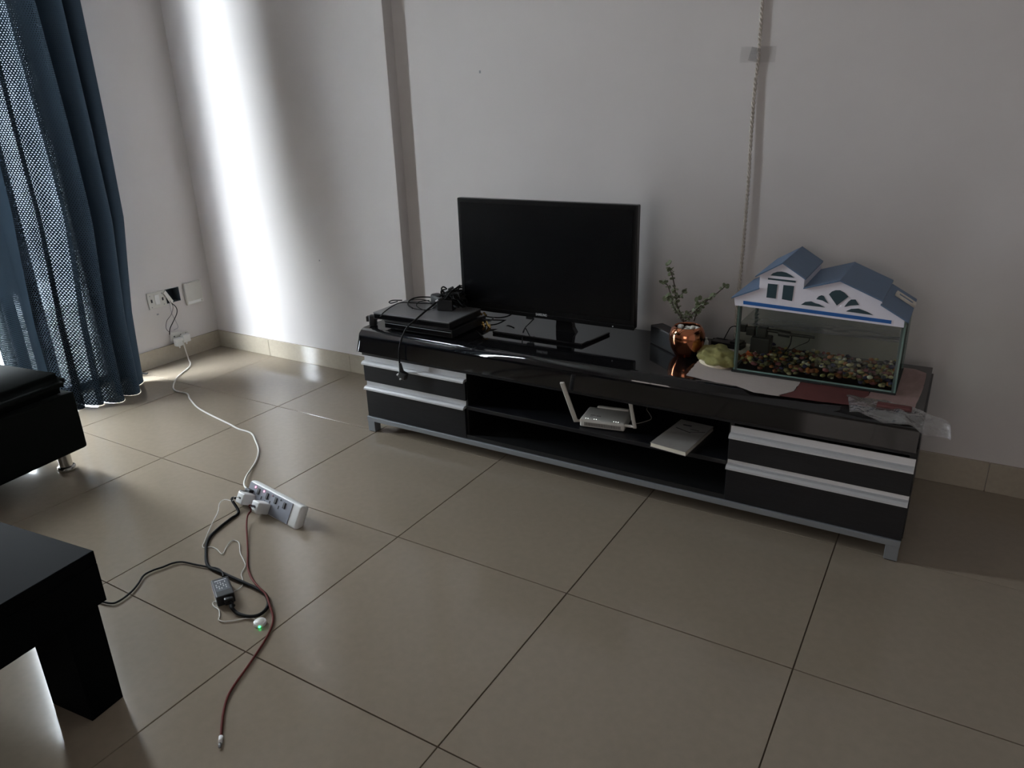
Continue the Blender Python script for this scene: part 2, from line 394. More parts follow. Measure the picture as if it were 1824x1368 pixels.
# ================================================================ CURTAINS
def curtain(name, ys, zs_top, edge_fn, m, parent, wave, nx=160, nz=70, uvw=2.2, open_fn=None):
    """edge_fn(s,t) -> point, s 0..1 across, t 0 bottom..1 top"""
    verts = []; uvs = []
    for j in range(nz+1):
        for i in range(nx+1):
            s, t = i/nx, j/nz; verts.append(edge_fn(s, t)); uvs.append((s*uvw, t*zs_top))
    faces = [(j*(nx+1)+i, j*(nx+1)+i+1, (j+1)*(nx+1)+i+1, (j+1)*(nx+1)+i) for j in range(nz) for i in range(nx)]
    me = bpy.data.meshes.new(name); me.from_pydata([tuple(v) for v in verts], [], faces)
    uv = me.uv_layers.new(name='UVMap')
    for p in me.polygons:
        for li in p.loop_indices: uv.data[li].uv = uvs[me.loops[li].vertex_index]
    at = me.attributes.new('openness', 'FLOAT', 'POINT')
    for j in range(nz+1):
        for i in range(nx+1): at.data[j*(nx+1)+i].value = open_fn(i/nx, verts[j*(nx+1)+i].z)
    return link(name, me, m, parent, None, True)

def interp(tab, t):
    for (a, va), (b_, vb) in zip(tab, tab[1:]):
        if t <= b_: k = (t-a)/(b_-a) if b_ > a else 0; k = max(0, min(1, k)); return va+(vb-va)*k
    return tab[-1][1]
H = 2.3
edge_y = [(0.02, 1.105), (0.24, 1.117), (0.367, 1.125), (0.594, 1.156), (0.814, 1.187), (1.24, 1.197), (1.75, 1.2), (2.3, 1.2)]
def curt_fn(s, t):
    z0 = 0.0015 if s < 0.6 else 0.004
    z = z0+(H-z0)*t
    ye = interp(edge_y, z)
    # width spreads toward the floor
    span = ye-interp([(0, 0.70), (0.4, 0.705), (0.9, 0.735), (2.3, 0.73)], z)
    y = ye - s*span
    amp = 0.012+0.05*min(1, s*3)*(1-0.55*t)
    ph = s*2*PI*4.6+0.7*math.sin(s*7+1)+0.25*math.sin(z*2.2)
    x = -2.10 + amp*math.sin(ph) + (0.10*(1-t)**1.4+0.02)*math.sin(min(1, s*1.25)*PI*0.9)
    y += 0.018*math.cos(ph)*(1-0.3*t) + 0.01*math.sin(z*3+s*9)*s
    return Vector((x, y, z))
ct = thing('curtain', 'dark navy openwork knit curtain hanging to the floor nearest the wall sockets', 'curtain', (0, 0, 0))
def open1(s, z):
    s0 = interp([(0, 0.22), (0.2, 0.24), (1.8, 0.42), (3, 0.45)], z); k = interp([(0, 0.85), (0.4, 0.8), (1.6, 0.38), (3, 0.35)], z)
    v = interp([(0, 0.35), (s0, 0.4), (s0+0.05, 0.8), (s0+0.11, 0.85), (s0+0.15, k), (s0+0.21, k), (s0+0.26, 1.0), (1.2, 1.0)], s)
    if z < 0.6 and s > 0.86: v *= 1.35
    return v
curtain('panel', None, 2.3, curt_fn, M_curt, ct, None, uvw=1.1, open_fn=open1)
def curt2_fn(s, t):
    z = 0.008+(H-0.008)*t
    ye = interp([(0, 0.78), (2.3, 0.78)], z)
    span = 0.215
    y = ye - s*span + 0.01*math.cos(s*14)
    ph = s*2*PI*1.5+0.6*math.sin(s*9)
    x = -2.205 + 0.018*math.sin(ph)*(1-0.4*t)
    return Vector((x, y, z))
c2 = thing('curtain', 'darker knit curtain behind the sofa, beyond the gap in the navy one', 'curtain', (0, 0, 0))
curtain('panel', None, 2.3, curt2_fn, M_curt_dense, c2, None, nx=140, uvw=0.56, open_fn=lambda s, z: interp([(0, 0), (0.46, 0.0), (0.6, 1.0), (0.62, 1.0), (9, 1.0)], 0.62-z+0.46-0.02) if s > 0.42 and z < 0.56 else 0.0)
rod = thing('curtain_rod', 'metal rod above the balcony door carrying both curtains', 'rod')
MB().cyl((-2.12, -1.5, 2.33), (-2.12, 1.3, 2.33), 0.012).build('pole', M_steel, rod)
for y in (-1.4, 0.0, 1.25): MB().cyl((-2.25, y, 2.33), (-2.12, y, 2.33), 0.008).build('bracket', M_steel, rod)
hk = thing('curtain_hook', 'pale plastic hook lying on the floor at the foot of the curtain edge', 'hook', (-2.17, 1.165, 0))
MB().tube([(-0.05, -0.03, 0.02), (-0.02, -0.01, 0.022), (0.0, 0.0, 0.018)], 0.012, taper=0.6).build('shank', M_hook, hk)
MB().tube([(0.0, 0.0, 0.018), (0.02, 0.01, 0.014), (0.035, 0.012, 0.022)], 0.005, taper=0.4).build('tip', M_bcord, hk)

# ================================================================ WALL SOCKETS
sp = thing('switch_plate', 'white modular switch plate with screws on the wall beside the curtain', 'switch', (X0, 1.377, 0.353))
MB().bb(0.0005, 0.007, -0.05, 0.055, -0.045, 0.042, 0.002, 2).build('plate', M_white2, sp)
MB().bb(0.006, 0.010, -0.012, 0.014, -0.027, 0.028, 0.002, 2).build('rocker', M_white, sp)
for y, z in ((-0.037, 0.026), (0.034, 0.028), (-0.035, -0.035), (0.037, -0.032)): MB().cyl((0.0065, y, z), (0.008, y, z), 0.003, n=8).build('screw', M_smudge, sp)
for y in (-0.031, 0.034): MB().bb(0.0068, 0.0085, y-0.004, y+0.004, -0.01, 0.006).build('indicator_window', M_ink, sp)
cv = thing('socket_recess', 'open dark socket recess in the wall between the two plates', 'socket', (X0, 1.477, 0.355))
MB().bb(-0.062, -0.058, -0.043, 0.043, -0.038, 0.038).build('back_panel', M_cavity, cv)
b = MB()
for y0_, y1_, z0_, z1_ in ((-0.0425, -0.0395, -0.0385, 0.0385), (0.0395, 0.0425, -0.0385, 0.0385), (-0.04, 0.04, 0.0355, 0.0385), (-0.04, 0.04, -0.0385, -0.0355)): b.bb(-0.058, 0.0015, y0_, y1_, z0_, z1_)
b.build('box_side', M_cavity, cv)
MB().box((0.012, -0.036, -0.002), (0.005, 0.026, 0.075), Matrix.Rotation(R(28), 3, 'X') @ Matrix.Rotation(R(20), 3, 'Z'), 0.001, 1).build('loose_module', M_white2, cv)
bp_ = thing('blank_plate', 'square white blanking plate on the wall nearest the room corner', 'socket', (X0, 1.599, 0.342))
MB().bb(0.0005, 0.016, -0.053, 0.053, -0.062, 0.062, 0.005, 3).build('cover', M_white2, bp_, True)
MB().bb(0.015, 0.0185, -0.048, 0.05, -0.055, -0.040, 0.0015, 2).build('latch_strip', M_white, bp_)
MB().bb(0.018, 0.021, 0.034, 0.047, -0.053, -0.042, 0.001, 1).build('latch', M_white2, bp_)
hs = thing('hanging_socket', 'white socket plate hanging on wires above the skirting', 'socket', (X0, 1.455, 0.118))
MB().box((0.018, 0, 0.012), (0.010, 0.10, 0.05), Matrix.Rotation(R(-12), 3, 'X'), 0.002, 2).build('plate', M_white2, hs)
for y in (-0.032, 0.008, 0.04): MB().cyl((0.024, y, 0.02), (0.0255, y, 0.02), 0.004, n=8).build('pin_hole', M_ink, hs)
for nm, mm, pts in (('wire', M_bcord, ((284, 512, .01), (294, 545, .03), (313, 553, .04), (308, 575, .04), (303, 592, .03), (302, 597, .02))),
                ('wire', M_ink, ((300, 532, .01), (308, 545, .03), (305, 560, .03), (297, 572, .03), (296, 585, .03), (301, 591, .02))),
                ('wire', M_smudge, ((302, 540, .01), (306, 558, .03), (313, 572, .03), (317, 583, .03), (309, 588, .02)))):
    P_ = [px(u, v, x=X0+d) for u, v, d in pts]
    if nm == 'wire' and mm is M_bcord: P_ = [px(306, 540, x=X0+.01), px(314, 548, x=X0+.04), px(315, 558, x=X0+.04), px(309, 572, x=X0+.04), px(303, 585, x=X0+.03), px(302, 596, x=X0+.03)]
    MB().tube([p-Vector(hs.location) for p in P_], 0.0022 if mm is M_bcord else 0.0014).build(nm, mm, hs)
def uk_plug(name, label, loc, rz, m, parent_group=None, s=1.0):
    t = thing(name, label, 'plug', loc, rz)
    MB().bb(-0.022*s, 0.022*s, -0.03*s, 0.0, -0.022*s, 0.022*s, 0.006, 3).build('body', m, t, True)
    MB().cyl((0, -0.015*s, -0.022*s), (0, -0.015*s, -0.036*s), 0.006*s, 0.0035*s, 10).build('cord_grip', m, t)
    return t
uk_plug('plug', 'blocky white plug in the left of the hanging socket', (X0+0.026, 1.432, 0.108), R(90), M_white)
uk_plug('plug', 'rounded white plug feeding the long white extension cord', (X0+0.026, 1.478, 0.118), R(90), M_white)

# ================================================================ TV CABINET
cab = thing('tv_cabinet', 'long low black television cabinet with aluminium drawer pulls', 'cabinet', (0, 0, 0))
CF, CB_ = 1.19, 1.645
XL, XR = -0.636, 1.372
def prof(y0, y1, z0, z1, r, n=8):
    pts = [(y1, z1), (y1, z0), (y0, z0)]
    for k in range(n+1):
        a = PI - k*(PI/2)/n
        pts.append((y0+r+r*math.cos(a), z1-r+r*math.sin(a)))
    return pts
# top slab: rounded front edge and left end turned down
TZ = 0.45
o = MB().prism(prof(CF-0.012, CB_, 0.352, TZ, 0.035), XL-0.012, XR-0.006, 'x').build('top', M_black_gloss, cab)
for p in o.data.polygons: p.use_smooth = False
bm = bmesh.new(); bm.from_mesh(o.data)
es = [e for e in bm.edges if all(v.co.x < XL for v in e.verts) and all(v.co.z > TZ-0.001 for v in e.verts)]
es += [e for e in bm.edges if all(v.co.x < XL for v in e.verts) and all(v.co.z > TZ-0.036 and v.co.y < CF+0.026 for v in e.verts)]
bmesh.ops.bevel(bm, geom=list(set(es)), offset=0.022, segments=4, affect='EDGES'); bm.to_mesh(o.data); bm.free()
for p in o.data.polygons: p.use_smooth = abs(p.normal.y) < 0.99 and abs(p.normal.z) < 0.99 and abs(p.normal.x) < 0.99
MB().bb(XL+0.002, XR-0.002, CF, CF+0.02, 0.337, 0.3525, 0.001, 1).build('top_rail', M_black_wood, cab)
MB().bb(XL+0.003, XL+0.02, CF+0.018, CB_, 0.067, 0.352).build('side_panel', M_black_wood, cab)
MB().bb(XR-0.02, XR-0.001, CF+0.019, CB_, 0.067, 0.43).build('side_panel', M_black_wood, cab)
MB().bb(-0.142, -0.128, CF+0.012, CB_, 0.085, 0.345).build('divider', M_black_in, cab)
MB().bb(0.858, 0.872, CF+0.012, CB_, 0.085, 0.345).build('divider', M_black_in, cab)
MB().bb(XL+0.02, XR-0.02, CB_-0.012, CB_, 0.067, 0.352).build('back_panel', M_black_in, cab)
MB().bb(XL+0.003, XR-0.003, CF+0.002, CB_-0.012, 0.067, 0.085).build('bottom_board', M_black_in, cab)
MB().bb(-0.128, 0.858, CF+0.004, CB_-0.012, 0.19, 0.205, 0.001, 1).build('shelf', M_black_wood, cab)
MB().bb(-0.128, 0.858, CF+0.03, CB_-0.012, 0.345, 0.352).build('bay_ceiling', M_black_in, cab)
def drawer(xa, xb, za, zb, yo=0.0, pull=True):
    f = MB().bb(xa, xb, CF+yo, CF+yo+0.018, za, zb, 0.001, 1).build('drawer', M_black_wood, cab)
    MB().bb(xa+0.01, xb-0.01, CF+yo+0.018, CB_-0.06, za+0.01, zb-0.02).build('drawer_box', M_black_in, f)
    if pull:
        # lipped aluminium channel above the front
        y = CF+yo; zt = zb
        pr = [(y-0.012, zt), (y-0.012, zt+0.005), (y-0.004, zt+0.011), (y+0.010, zt+0.012), (y+0.012, zt+0.033), (y+0.016, zt+0.033), (y+0.016, zt)]
        MB().prism(pr, xa, xb, 'x').build('handle', M_alu, f)
        MB().bb(xa, xb, y-0.0128, y-0.011, zt-0.001, zt+0.0015).build('handle_lip', M_alu, f)
drawer(XL+0.004, -0.130, 0.226, 0.301)
drawer(XL+0.004, -0.136, 0.070, 0.192)
drawer(0.862, XR-0.003, 0.213, 0.290)
drawer(0.860, XR-0.003, 0.070, 0.184)
MB().bb(XL, XR-0.004, CF-0.006, CF+0.02, 0.049, 0.0685, 0.001, 1).build('base_rail', M_steel, cab)
MB().bb(XL, XR-0.004, CB_-0.03, CB_-0.005, 0.049, 0.0665, 0.001, 1).build('base_rail', M_steel, cab)
for xa in (XL+0.001, XR-0.037-0.004, 0.376):
    ya = CF-0.005 if xa != 0.376 else 1.30
    w_ = 0.036 if xa != 0.376 else 0.028
    l = MB().bb(xa, xa+w_, ya, ya+0.036, 0.003, 0.0495 if xa != 0.376 else 0.068, 0.001, 1).build('leg', M_steel, cab)
    MB().bb(xa+0.003, xa+w_-0.003, ya+0.003, ya+0.033, 0.0, 0.004).build('foot_pad', M_rubber, l)
for xa in (XL+0.001, XR-0.037-0.004):
    l = MB().bb(xa, xa+0.036, CB_-0.04, CB_-0.004, 0.003, 0.0495, 0.001, 1).build('leg', M_steel, cab)
    MB().bb(xa+0.003, xa+0.033, CB_-0.037, CB_-0.007, 0.0, 0.004).build('foot_pad', M_rubber, l)

# ================================================================ TELEVISION
tv = thing('television', 'flat black television standing on the glossy black cabinet', 'television', (0.07, 1.44, TZ))
ZB, ZT = 0.061, 0.4935
MB().bb(-0.368, 0.368, 0.0, 0.03, ZB, ZT, 0.006, 3).build('housing', M_bezel, tv)
MB().bb(-0.20, 0.22, 0.028, 0.062, ZB+0.04, ZT-0.13, 0.012, 2).build('rear_cover', M_blackp, tv)
MB().bb(-0.352, 0.352, -0.0015, 0.002, ZB+0.032, ZT-0.017).build('screen', M_screen, tv)
o = MB().bb(-0.368, 0.368, -0.003, 0.004, ZB-0.002, ZB+0.014, 0.002, 2).build('lower_trim', M_bezel, tv)
MB().bb(-0.075, -0.045, 0.0, 0.014, ZB-0.013, ZB+0.002, 0.003, 2).build('sensor', M_blackp, tv)
MB().cyl((0.288, -0.0032, ZB+0.004), (0.288, -0.0045, ZB+0.004), 0.0025, n=10).build('standby_light', M_logo, tv)
st = MB().prism([(0.045, 0.006), (0.13, 0.006), (0.115, 0.03), (0.108, 0.08), (0.05, 0.08), (0.045, 0.03)], 0.02, 0.045).build('stand_neck', M_bezel, tv)
b = MB(); b.prism([(-0.175, -0.085), (0.205, -0.085), (0.235, 0.095), (-0.155, 0.105)], 0.0, 0.011, 'z')
o = b.build('stand_base', M_black_gloss, tv)
m_ = o.modifiers.new('bevel', 'BEVEL'); m_.width = 0.003; m_.segments = 2
def text_mesh(name, body, size, m, parent, loc, rot, ext=0.0004, bold=1.0, sx=1.0):
    cu = bpy.data.curves.new(name, 'FONT'); cu.body = body; cu.size = size; cu.extrude = ext; cu.align_x = 'CENTER'; cu.align_y = 'CENTER'; cu.offset = size*0.02*bold
    tmp = bpy.data.objects.new('tmp', cu); COL.objects.link(tmp); dg = bpy.context.evaluated_depsgraph_get(); dg.update()
    me = bpy.data.meshes.new_from_object(tmp.evaluated_get(dg)); bpy.data.objects.remove(tmp)
    o = link(name, me, m, parent, loc); o.rotation_euler = rot; o.scale = (sx, 1, 1); return o
text_mesh('logo', 'SAMSUNG', 0.0135, M_logo, tv, (-0.004, -0.0036, ZB+0.0125), (R(90), 0, 0), sx=0.78)

# ================================================================ PLAYERS, CABLES ON THEM
def player(name, label, x0, x1, y0, y1, z0, z1, top, line):
    t = thing(name, label, 'player', ((x0+x1)/2, (y0+y1)/2, z0)); hx, hy, h = (x1-x0)/2, (y1-y0)/2, z1-z0
    MB().bb(-hx, hx, -hy, hy, 0.006, h-0.004, 0.002, 2).build('body', M_blackp, t)
    MB().bb(-hx-0.001, hx+0.001, -hy-0.001, hy, h-0.0045, h, 0.001, 1).build('lid', top, t)
    MB().bb(-hx+0.004, hx-0.004, -hy-0.0035, -hy+0.001, 0.010, h-0.006, 0.001, 1).build('front_panel', M_black_gloss, t)
    if line: MB().bb(-hx+0.004, hx-0.002, -hy-0.0045, -hy-0.003, line, line+0.0022).build('trim_strip', M_steel, t)
    for sx_ in (-1, 1):
        for sy_ in (-1, 1): MB().cyl((sx_*(hx-0.03), sy_*(hy-0.03), 0), (sx_*(hx-0.03), sy_*(hy-0.03), 0.007), 0.011, n=12).build('foot', M_rubber, t)
    return t
player('disc_player', 'black disc player at the bottom of the stack on the cabinet', -0.525, -0.198, 1.222, 1.455, TZ, 0.488, M_blackp, 0.027)
pl = player('disc_player', 'flat grey-topped player lying on the lower black player', -0.562, -0.200, 1.205, 1.425, 0.488, 0.521, M_stbtop, 0)
pl.rotation_euler = (0, 0, R(1.0))
def cord(name, label, pts, r, m, extra=None, cat='cord', group=None, sub=6):
    o = MB().tube(pts, r, sub=sub).build(name, m); return tag(o, label, cat, group)
# adapters in the tangle
zt = 0.522
ad = thing('power_adapter', 'boxy black power adapter inside the cable tangle on the players', 'adapter', (px(795, 540, y=1.35).x, 1.35, zt), R(15))
MB().bb(-0.032, 0.032, -0.022, 0.022, 0, 0.045, 0.004, 2).build('body', M_blackp, ad)
MB().cyl((0.03, 0, 0.02), (0.05, 0, 0.02), 0.006, 0.004, 10).build('cord_grip', M_blackp, ad)
ad2 = thing('power_adapter', 'rounded black adapter at the back of the players beside the tangle', 'adapter', (px(782, 528, y=1.395).x, 1.395, zt), R(-25))
MB().bb(-0.042, 0.042, -0.020, 0.020, 0, 0.044, 0.012, 3).build('body', M_blackp, ad2, True)
MB().cyl((0.038, 0, 0.016), (0.055, 0, 0.016), 0.006, 0.004, 10).build('cord_grip', M_blackp, ad2)
cn = thing('cable_connector', 'silver-tipped connectors poking out of the cable tangle', 'connector', (0, 0, 0))
for (u0, v0), (u1, v1), y_ in (((776, 537), (781, 534), 1.30), ((793, 519), (799, 516), 1.36)):
    a, b_ = px(u0, v0, y=y_), px(u1, v1, y=y_+0.005); MB().cyl(a, b_, 0.0034, n=10).build('tip', M_logo, cn); MB().cyl(b_, b_+(b_-a)*1.4, 0.005, n=10).build('shell', M_blackp, cn)
random.seed(3)
def tangle(k):
    c = px(806, 536, y=1.375); pts = []
    for i in range(12):
        pts.append(c+Vector((random.gauss(0, 0.032), random.gauss(0, 0.018), random.uniform(-0.026, 0.034)+0.014*i/12)))
    return [p if p.z > zt+0.005 else Vector((p.x, p.y, zt+0.005)) for p in pts]
for k in range(12):
    o = MB().tube(tangle(k)+[px(815+k*0.5, 512+3.5*k, y=1.45), px(826, 508+4*k, y=1.50), px(850, 505+4*k, y=1.53)], 0.0032, n=6, sub=5).build('cable', M_bcord)
    tag(o, 'black cable wound into the tangle between the players and television', 'cable', 'tangled black cables on the players')
# flat loops on the lid
cord('cable', 'thin black cable looped flat on the grey player lid', [px(u, v, z=zt+0.003) for u, v in ((775, 548), (760, 552), (735, 549), (726, 541), (733, 534), (755, 534), (770, 540), (772, 548), (758, 553), (742, 545), (748, 537), (765, 535))], 0.0016, M_bcord)
cord('cable', 'thicker black cable arching over the back of the player lid', [px(u, v, z=zt+0.006) for u, v in ((792, 533), (772, 530), (752, 529), (738, 531), (729, 536), (727, 543), (735, 549))], 0.0028, M_bcord)
cord('cable', 'black cord running across the lid to the plug on the left end', [px(775, 541, z=zt+.004), px(745, 540, z=zt+.004), px(715, 539, z=zt+.004), px(698, 546, z=zt+.004), px(683, 557, z=zt+.003), px(678, 563, y=1.20), px(670, 567, y=1.21)], 0.0022, M_bcord)
cord('cable', 'short black cable end behind the left of the players', [px(716, 535, y=1.44), px(700, 535, y=1.44), px(693, 538, y=1.44), px(697, 540, y=1.44), px(708, 537, y=1.43)], 0.0024, M_bcord)
pg = thing('plug', 'black plug resting on the left end of the cabinet top', 'plug', (-0.595, 1.245, TZ), R(20))
MB().bb(-0.022, 0.006, -0.014, 0.014, 0.0, 0.045, 0.006, 2).build('body', M_blackp, pg, True)
MB().bb(-0.034, -0.02, -0.010, 0.010, 0.018, 0.040, 0.003, 2).build('pin_block', M_blackp, pg)
MB().cyl((0.004, 0, 0.03), (0.03, 0, 0.058), 0.009, 0.006, 10).build('cord_grip', M_blackp, pg)
# hanging power cord with three pin plug
hp = thing('power_cable', 'black power cord hanging over the cabinet front with a three-pin plug', 'cord', (0, 0, 0))
P_ = [px(820, 508, y=1.43), px(803, 520, y=1.40), px(790, 526, y=1.36), px(772, 543, y=1.28), px(757, 555, y=1.24), px(741, 569, y=1.195), px(727, 581, y=1.172), px(719, 594, y=1.162), px(714, 608, y=1.158), px(711, 625, y=1.158), px(711.5, 645, y=1.158), px(713, 652, y=1.156)]
MB().tube(P_, 0.0036).build('wire', M_bcord, hp)
q = px(715, 656, y=1.157)
MB().cyl(px(712.5, 647, y=1.157), px(715, 661, y=1.157), 0.0055, 0.010, 12).build('cord_grip', M_blackp, hp)
c = px(718, 668, y=1.16)
pb = MB().box(c, (0.036, 0.022, 0.030), Matrix.Rotation(R(20), 3, 'Y'), 0.006, 3).build('plug_body', M_blackp, hp, True)
for u, v in ((707, 668), (712, 676)):
    a = px(u, v, y=1.15); MB().cyl(a+Vector((0.012, 0.004, 0.008)), a, 0.0035, n=8).build('pin', M_brass if v == 0 else M_logo, pb)
# brass av connectors
av = thing('av_lead', 'bunch of gold phono connectors on a cable beside the players', 'cable', (0, 0, 0))
for u0, v0, u1, v1 in ((853, 557, 858, 560), (862, 557, 866, 562), (860, 574, 863, 583), (866, 572, 870, 582), (872, 578, 873, 586), (856, 571, 860, 577)):
    MB().cyl(px(u0, v0, y=1.43), px(u1, v1, y=1.42), 0.0042, n=10).build('connector', M_brass, av)
MB().tube([px(845, 555, y=1.44), px(852, 565, y=1.44), px(862, 568, y=1.43), px(872, 572, y=1.44), px(880, 565, y=1.47)], 0.003).build('wire', M_ink, av)
cord('cable', 'black cable passing from the players behind the television base, upper one', [px(842, 553, y=1.44), px(860, 562, y=1.46), px(885, 566, y=1.48), px(905, 563, y=1.5), px(915, 556, y=1.52)], 0.0026, M_bcord)
cord('cable', 'black cable lying behind the television base, lower one', [px(840, 566, y=1.45), px(860, 569, y=1.47), px(885, 570, y=1.5), px(905, 571, y=1.55), px(930, 575, y=1.60)], 0.0026, M_bcord)
cord('cable', 'black cable curling from the lower player onto the cabinet top', [px(835, 588, y=1.36), px(848, 590, y=1.36), px(856, 596, z=TZ+.003), px(860, 600, z=TZ+.003)], 0.0028, M_bcord)
cord('cable', 'cable crossing the television base down to the cabinet top', [px(951, 568, y=1.46), px(944, 575, y=1.43), px(936, 583, z=TZ+.0135), px(932, 590, z=TZ+.0135), px(931, 598, z=TZ+.0035), px(930, 608, z=TZ+.0035)], 0.0018, M_bcord)

# ================================================================ POT AND PLANT
pot = thing('plant_pot', 'shiny copper pot holding a small succulent, right of the television', 'pot', (0.634, 1.43, TZ))
MB().lathe([(0, 0.0), (0.034, 0.0), (0.040, 0.004), (0.055, 0.032), (0.0605, 0.058), (0.0595, 0.078), (0.053, 0.095), (0.045, 0.103), (0.0435, 0.104), (0.042, 0.101), (0.047, 0.09), (0.048, 0.085), (0, 0.084)], n=48).build('vessel', M_copper, pot, True)
MB().lathe([(0, 0.0845), (0.045, 0.0845), (0.044, 0.090), (0, 0.092)], n=24).build('soil', mat('soil', srgb(50, 42, 36), 0.95), pot)
random.seed(11)
for k in range(16):
    a = random.uniform(0, 2*PI); r_ = random.uniform(0.008, 0.037)
    MB().sph((r_*math.cos(a), r_*math.sin(a), 0.094+random.uniform(0, 0.004)), random.uniform(0.006, 0.0095), (1, 1.2, 0.75), Matrix.Rotation(a, 3, 'Z'), 2).build('pebble', M_pebw, pot, True)
pln = thing('succulent', 'small-leaved jade succulent with thin branches in the copper pot', 'plant', (0.634, 1.43, TZ+0.091))
def PP(u, v, dy=0): return px(u, v, y=1.43+dy)-Vector(pln.location)
branches = [
    ([(1218, 574), (1213, 560), (1207, 547), (1204, 530), (1202, 515), (1199, 497), (1193, 478)], 0.0026),
    ([(1216, 572), (1210, 562), (1202, 550), (1197, 538), (1194, 522), (1188, 507), (1180, 502)], 0.0022),
    ([(1205, 533), (1212, 526), (1220, 519)], 0.0013),
    ([(1220, 572), (1228, 564), (1240, 552), (1250, 543), (1262, 533), (1275, 524), (1288, 513), (1292, 510)], 0.0024),
    ([(1219, 561), (1228, 556), (1240, 547), (1246, 541)], 0.0018),
    ([(1236, 572), (1240, 560), (1247, 551), (1255, 540)], 0.002),
    ([(1222, 582), (1214, 588), (1205, 596)], 0.0012)]
leafpts = []
for k, (bp2, r_) in enumerate(branches):
    dy = (-0.01, 0.01, 0.0, -0.015, 0.012, 0.0, -0.05)[k]
    P_ = curve_pts([PP(u, v, dy*(i/len(bp2)) if k < 6 else -0.05-0.006*i) for i, (u, v) in enumerate(bp2)], 4)
    MB().tube(P_, r_*1.25, n=7, smooth=False, taper=0.55).build('stem', M_stem, pln)
    for i, p in enumerate(P_):
        if k == 6: continue
        dens = 0.75 if i < len(P_)*0.75 else 0.6
        if k == 3 and i > len(P_)*0.72: dens = 0.12
        if i > 1 and random.random() < dens: leafpts.append(p)
    leafpts += [P_[-1]]*(4 if k != 6 else 2)
leafmesh = None
for i, p in enumerate(leafpts):
    for s_ in range(2):
        if leafmesh is None:
            t = bmesh.new(); n_ = 8
            top = [t.verts.new((0.0055*math.sin(2*PI*k/n_), 0.0065-0.0065*math.cos(2*PI*k/n_), 0.0009+0.0006*math.cos(2*PI*k/n_))) for k in range(n_)]
            bot = [t.verts.new((v.co.x, v.co.y, v.co.z-0.0018)) for v in top]
            t.faces.new(top); t.faces.new(bot[::-1])
            for k in range(n_): t.faces.new((top[k], bot[k], bot[(k+1) % n_], top[(k+1) % n_]))
            bmesh.ops.recalc_face_normals(t, faces=t.faces[:])
            leafmesh = bpy.data.meshes.new('leaf'); t.to_mesh(leafmesh); t.free(); leafmesh.materials.append(M_leaf)
        o = link('leaf', leafmesh, None, pln); o.location = p
        sc_ = random.uniform(0.65, 1.15); o.scale = (sc_, sc_, sc_)
        o.rotation_euler = (random.uniform(-0.9, 0.9), random.uniform(-0.9, 0.9), random.uniform(0, 2*PI))
# bigger rounded leaves low on the left branch
for u, v, sc_ in ((1187, 531, 1.8), (1191, 537, 1.7), (1184, 537, 1.5), (1192, 492, 1.3), (1190, 472, 1.5), (1187, 474, 1.2), (1265, 530, 1.5), (1240, 538, 1.4), (1246, 535, 1.3)):
    o = link('leaf', leafmesh, None, pln); o.location = PP(u, v, random.uniform(-0.01, 0.01)); o.scale = (sc_,)*3
    o.rotation_euler = (random.uniform(0.8, 1.5), random.uniform(-0.3, 0.3), random.uniform(-0.8, 0.8))

bx = thing('speaker_box', 'small dark box lying behind the copper pot', 'box', (0.556, 1.475, TZ), R(-38))
MB().bb(-0.085, 0.085, -0.025, 0.025, 0, 0.068, 0.004, 2).build('body', M_darkred, bx)
MB().bb(-0.080, 0.080, -0.0265, -0.024, 0.005, 0.063).build('front_grille', M_blackp, bx)

# ================================================================ AQUARIUM
AX0, AX1, AY0, AY1 = 0.820, 1.286, 1.333, 1.578
aq = thing('aquarium', 'small glass fish tank on papers at the right end of the cabinet', 'aquarium', (0, 0, 0))
g_ = 0.005; AZ0, AZ1 = TZ+0.007, 0.668
def pane(x0_, x1_, y0_, y1_, z0_, z1_, thin):
    o = MB().bb(x0_, x1_, y0_, y1_, z0_, z1_).build('glass_pane', [M_glass, M_edge], aq)
    for p in o.data.polygons:
        k = 0 if abs(p.normal[thin]) > 0.9 else 1; p.material_index = k
    return o
pane(AX0, AX1, AY0, AY0+g_, AZ0, AZ1, 1)
pane(AX0, AX1, AY1-g_, AY1, AZ0, AZ1, 1)
pane(AX0, AX0+g_, AY0+g_, AY1-g_, AZ0, AZ1, 0)
pane(AX1-g_, AX1, AY0+g_, AY1-g_, AZ0, AZ1, 0)
pane(AX0+g_, AX1-g_, AY0+g_, AY1-g_, AZ0, AZ0+g_, 2)
for xs, ys_ in ((AX0+g_+0.003, AY0+g_), (AX1-g_-0.003, AY0+g_), (AX0+g_+0.003, AY1-g_), (AX1-g_-0.003, AY1-g_)):
    MB().bb(xs-0.003, xs+0.003, ys_-0.0005, ys_+0.006 if ys_ < 1.4 else ys_+0.0005, AZ0, AZ1-0.004).build('silicone_seam', mat('silicone', srgb(70, 84, 82), 0.3), aq)
MB().bb(AX0-0.004, AX1-0.20, AY0-0.006, AY1+0.004, TZ+0.002, AZ0, 0.001, 1).build('foam_mat', M_rubber, aq)
MB().bb(AX1-0.20, AX1+0.002, AY0-0.002, AY1+0.004, TZ+0.002, AZ0, 0.001, 1).build('foam_mat', M_rubber, aq)
WZ = 0.608
wb = MB().bb(AX0+g_+0.0004, AX1-g_-0.0004, AY0+g_+0.0004, AY1-g_-0.0004, AZ0+g_+0.0004, WZ).build('water', [M_water, M_wsurf], aq)
for p in wb.data.polygons: p.material_index = 1 if p.normal.z > 0.9 else 0
tag(wb, kind='stuff')
random.seed(5)
b = bmesh.new()
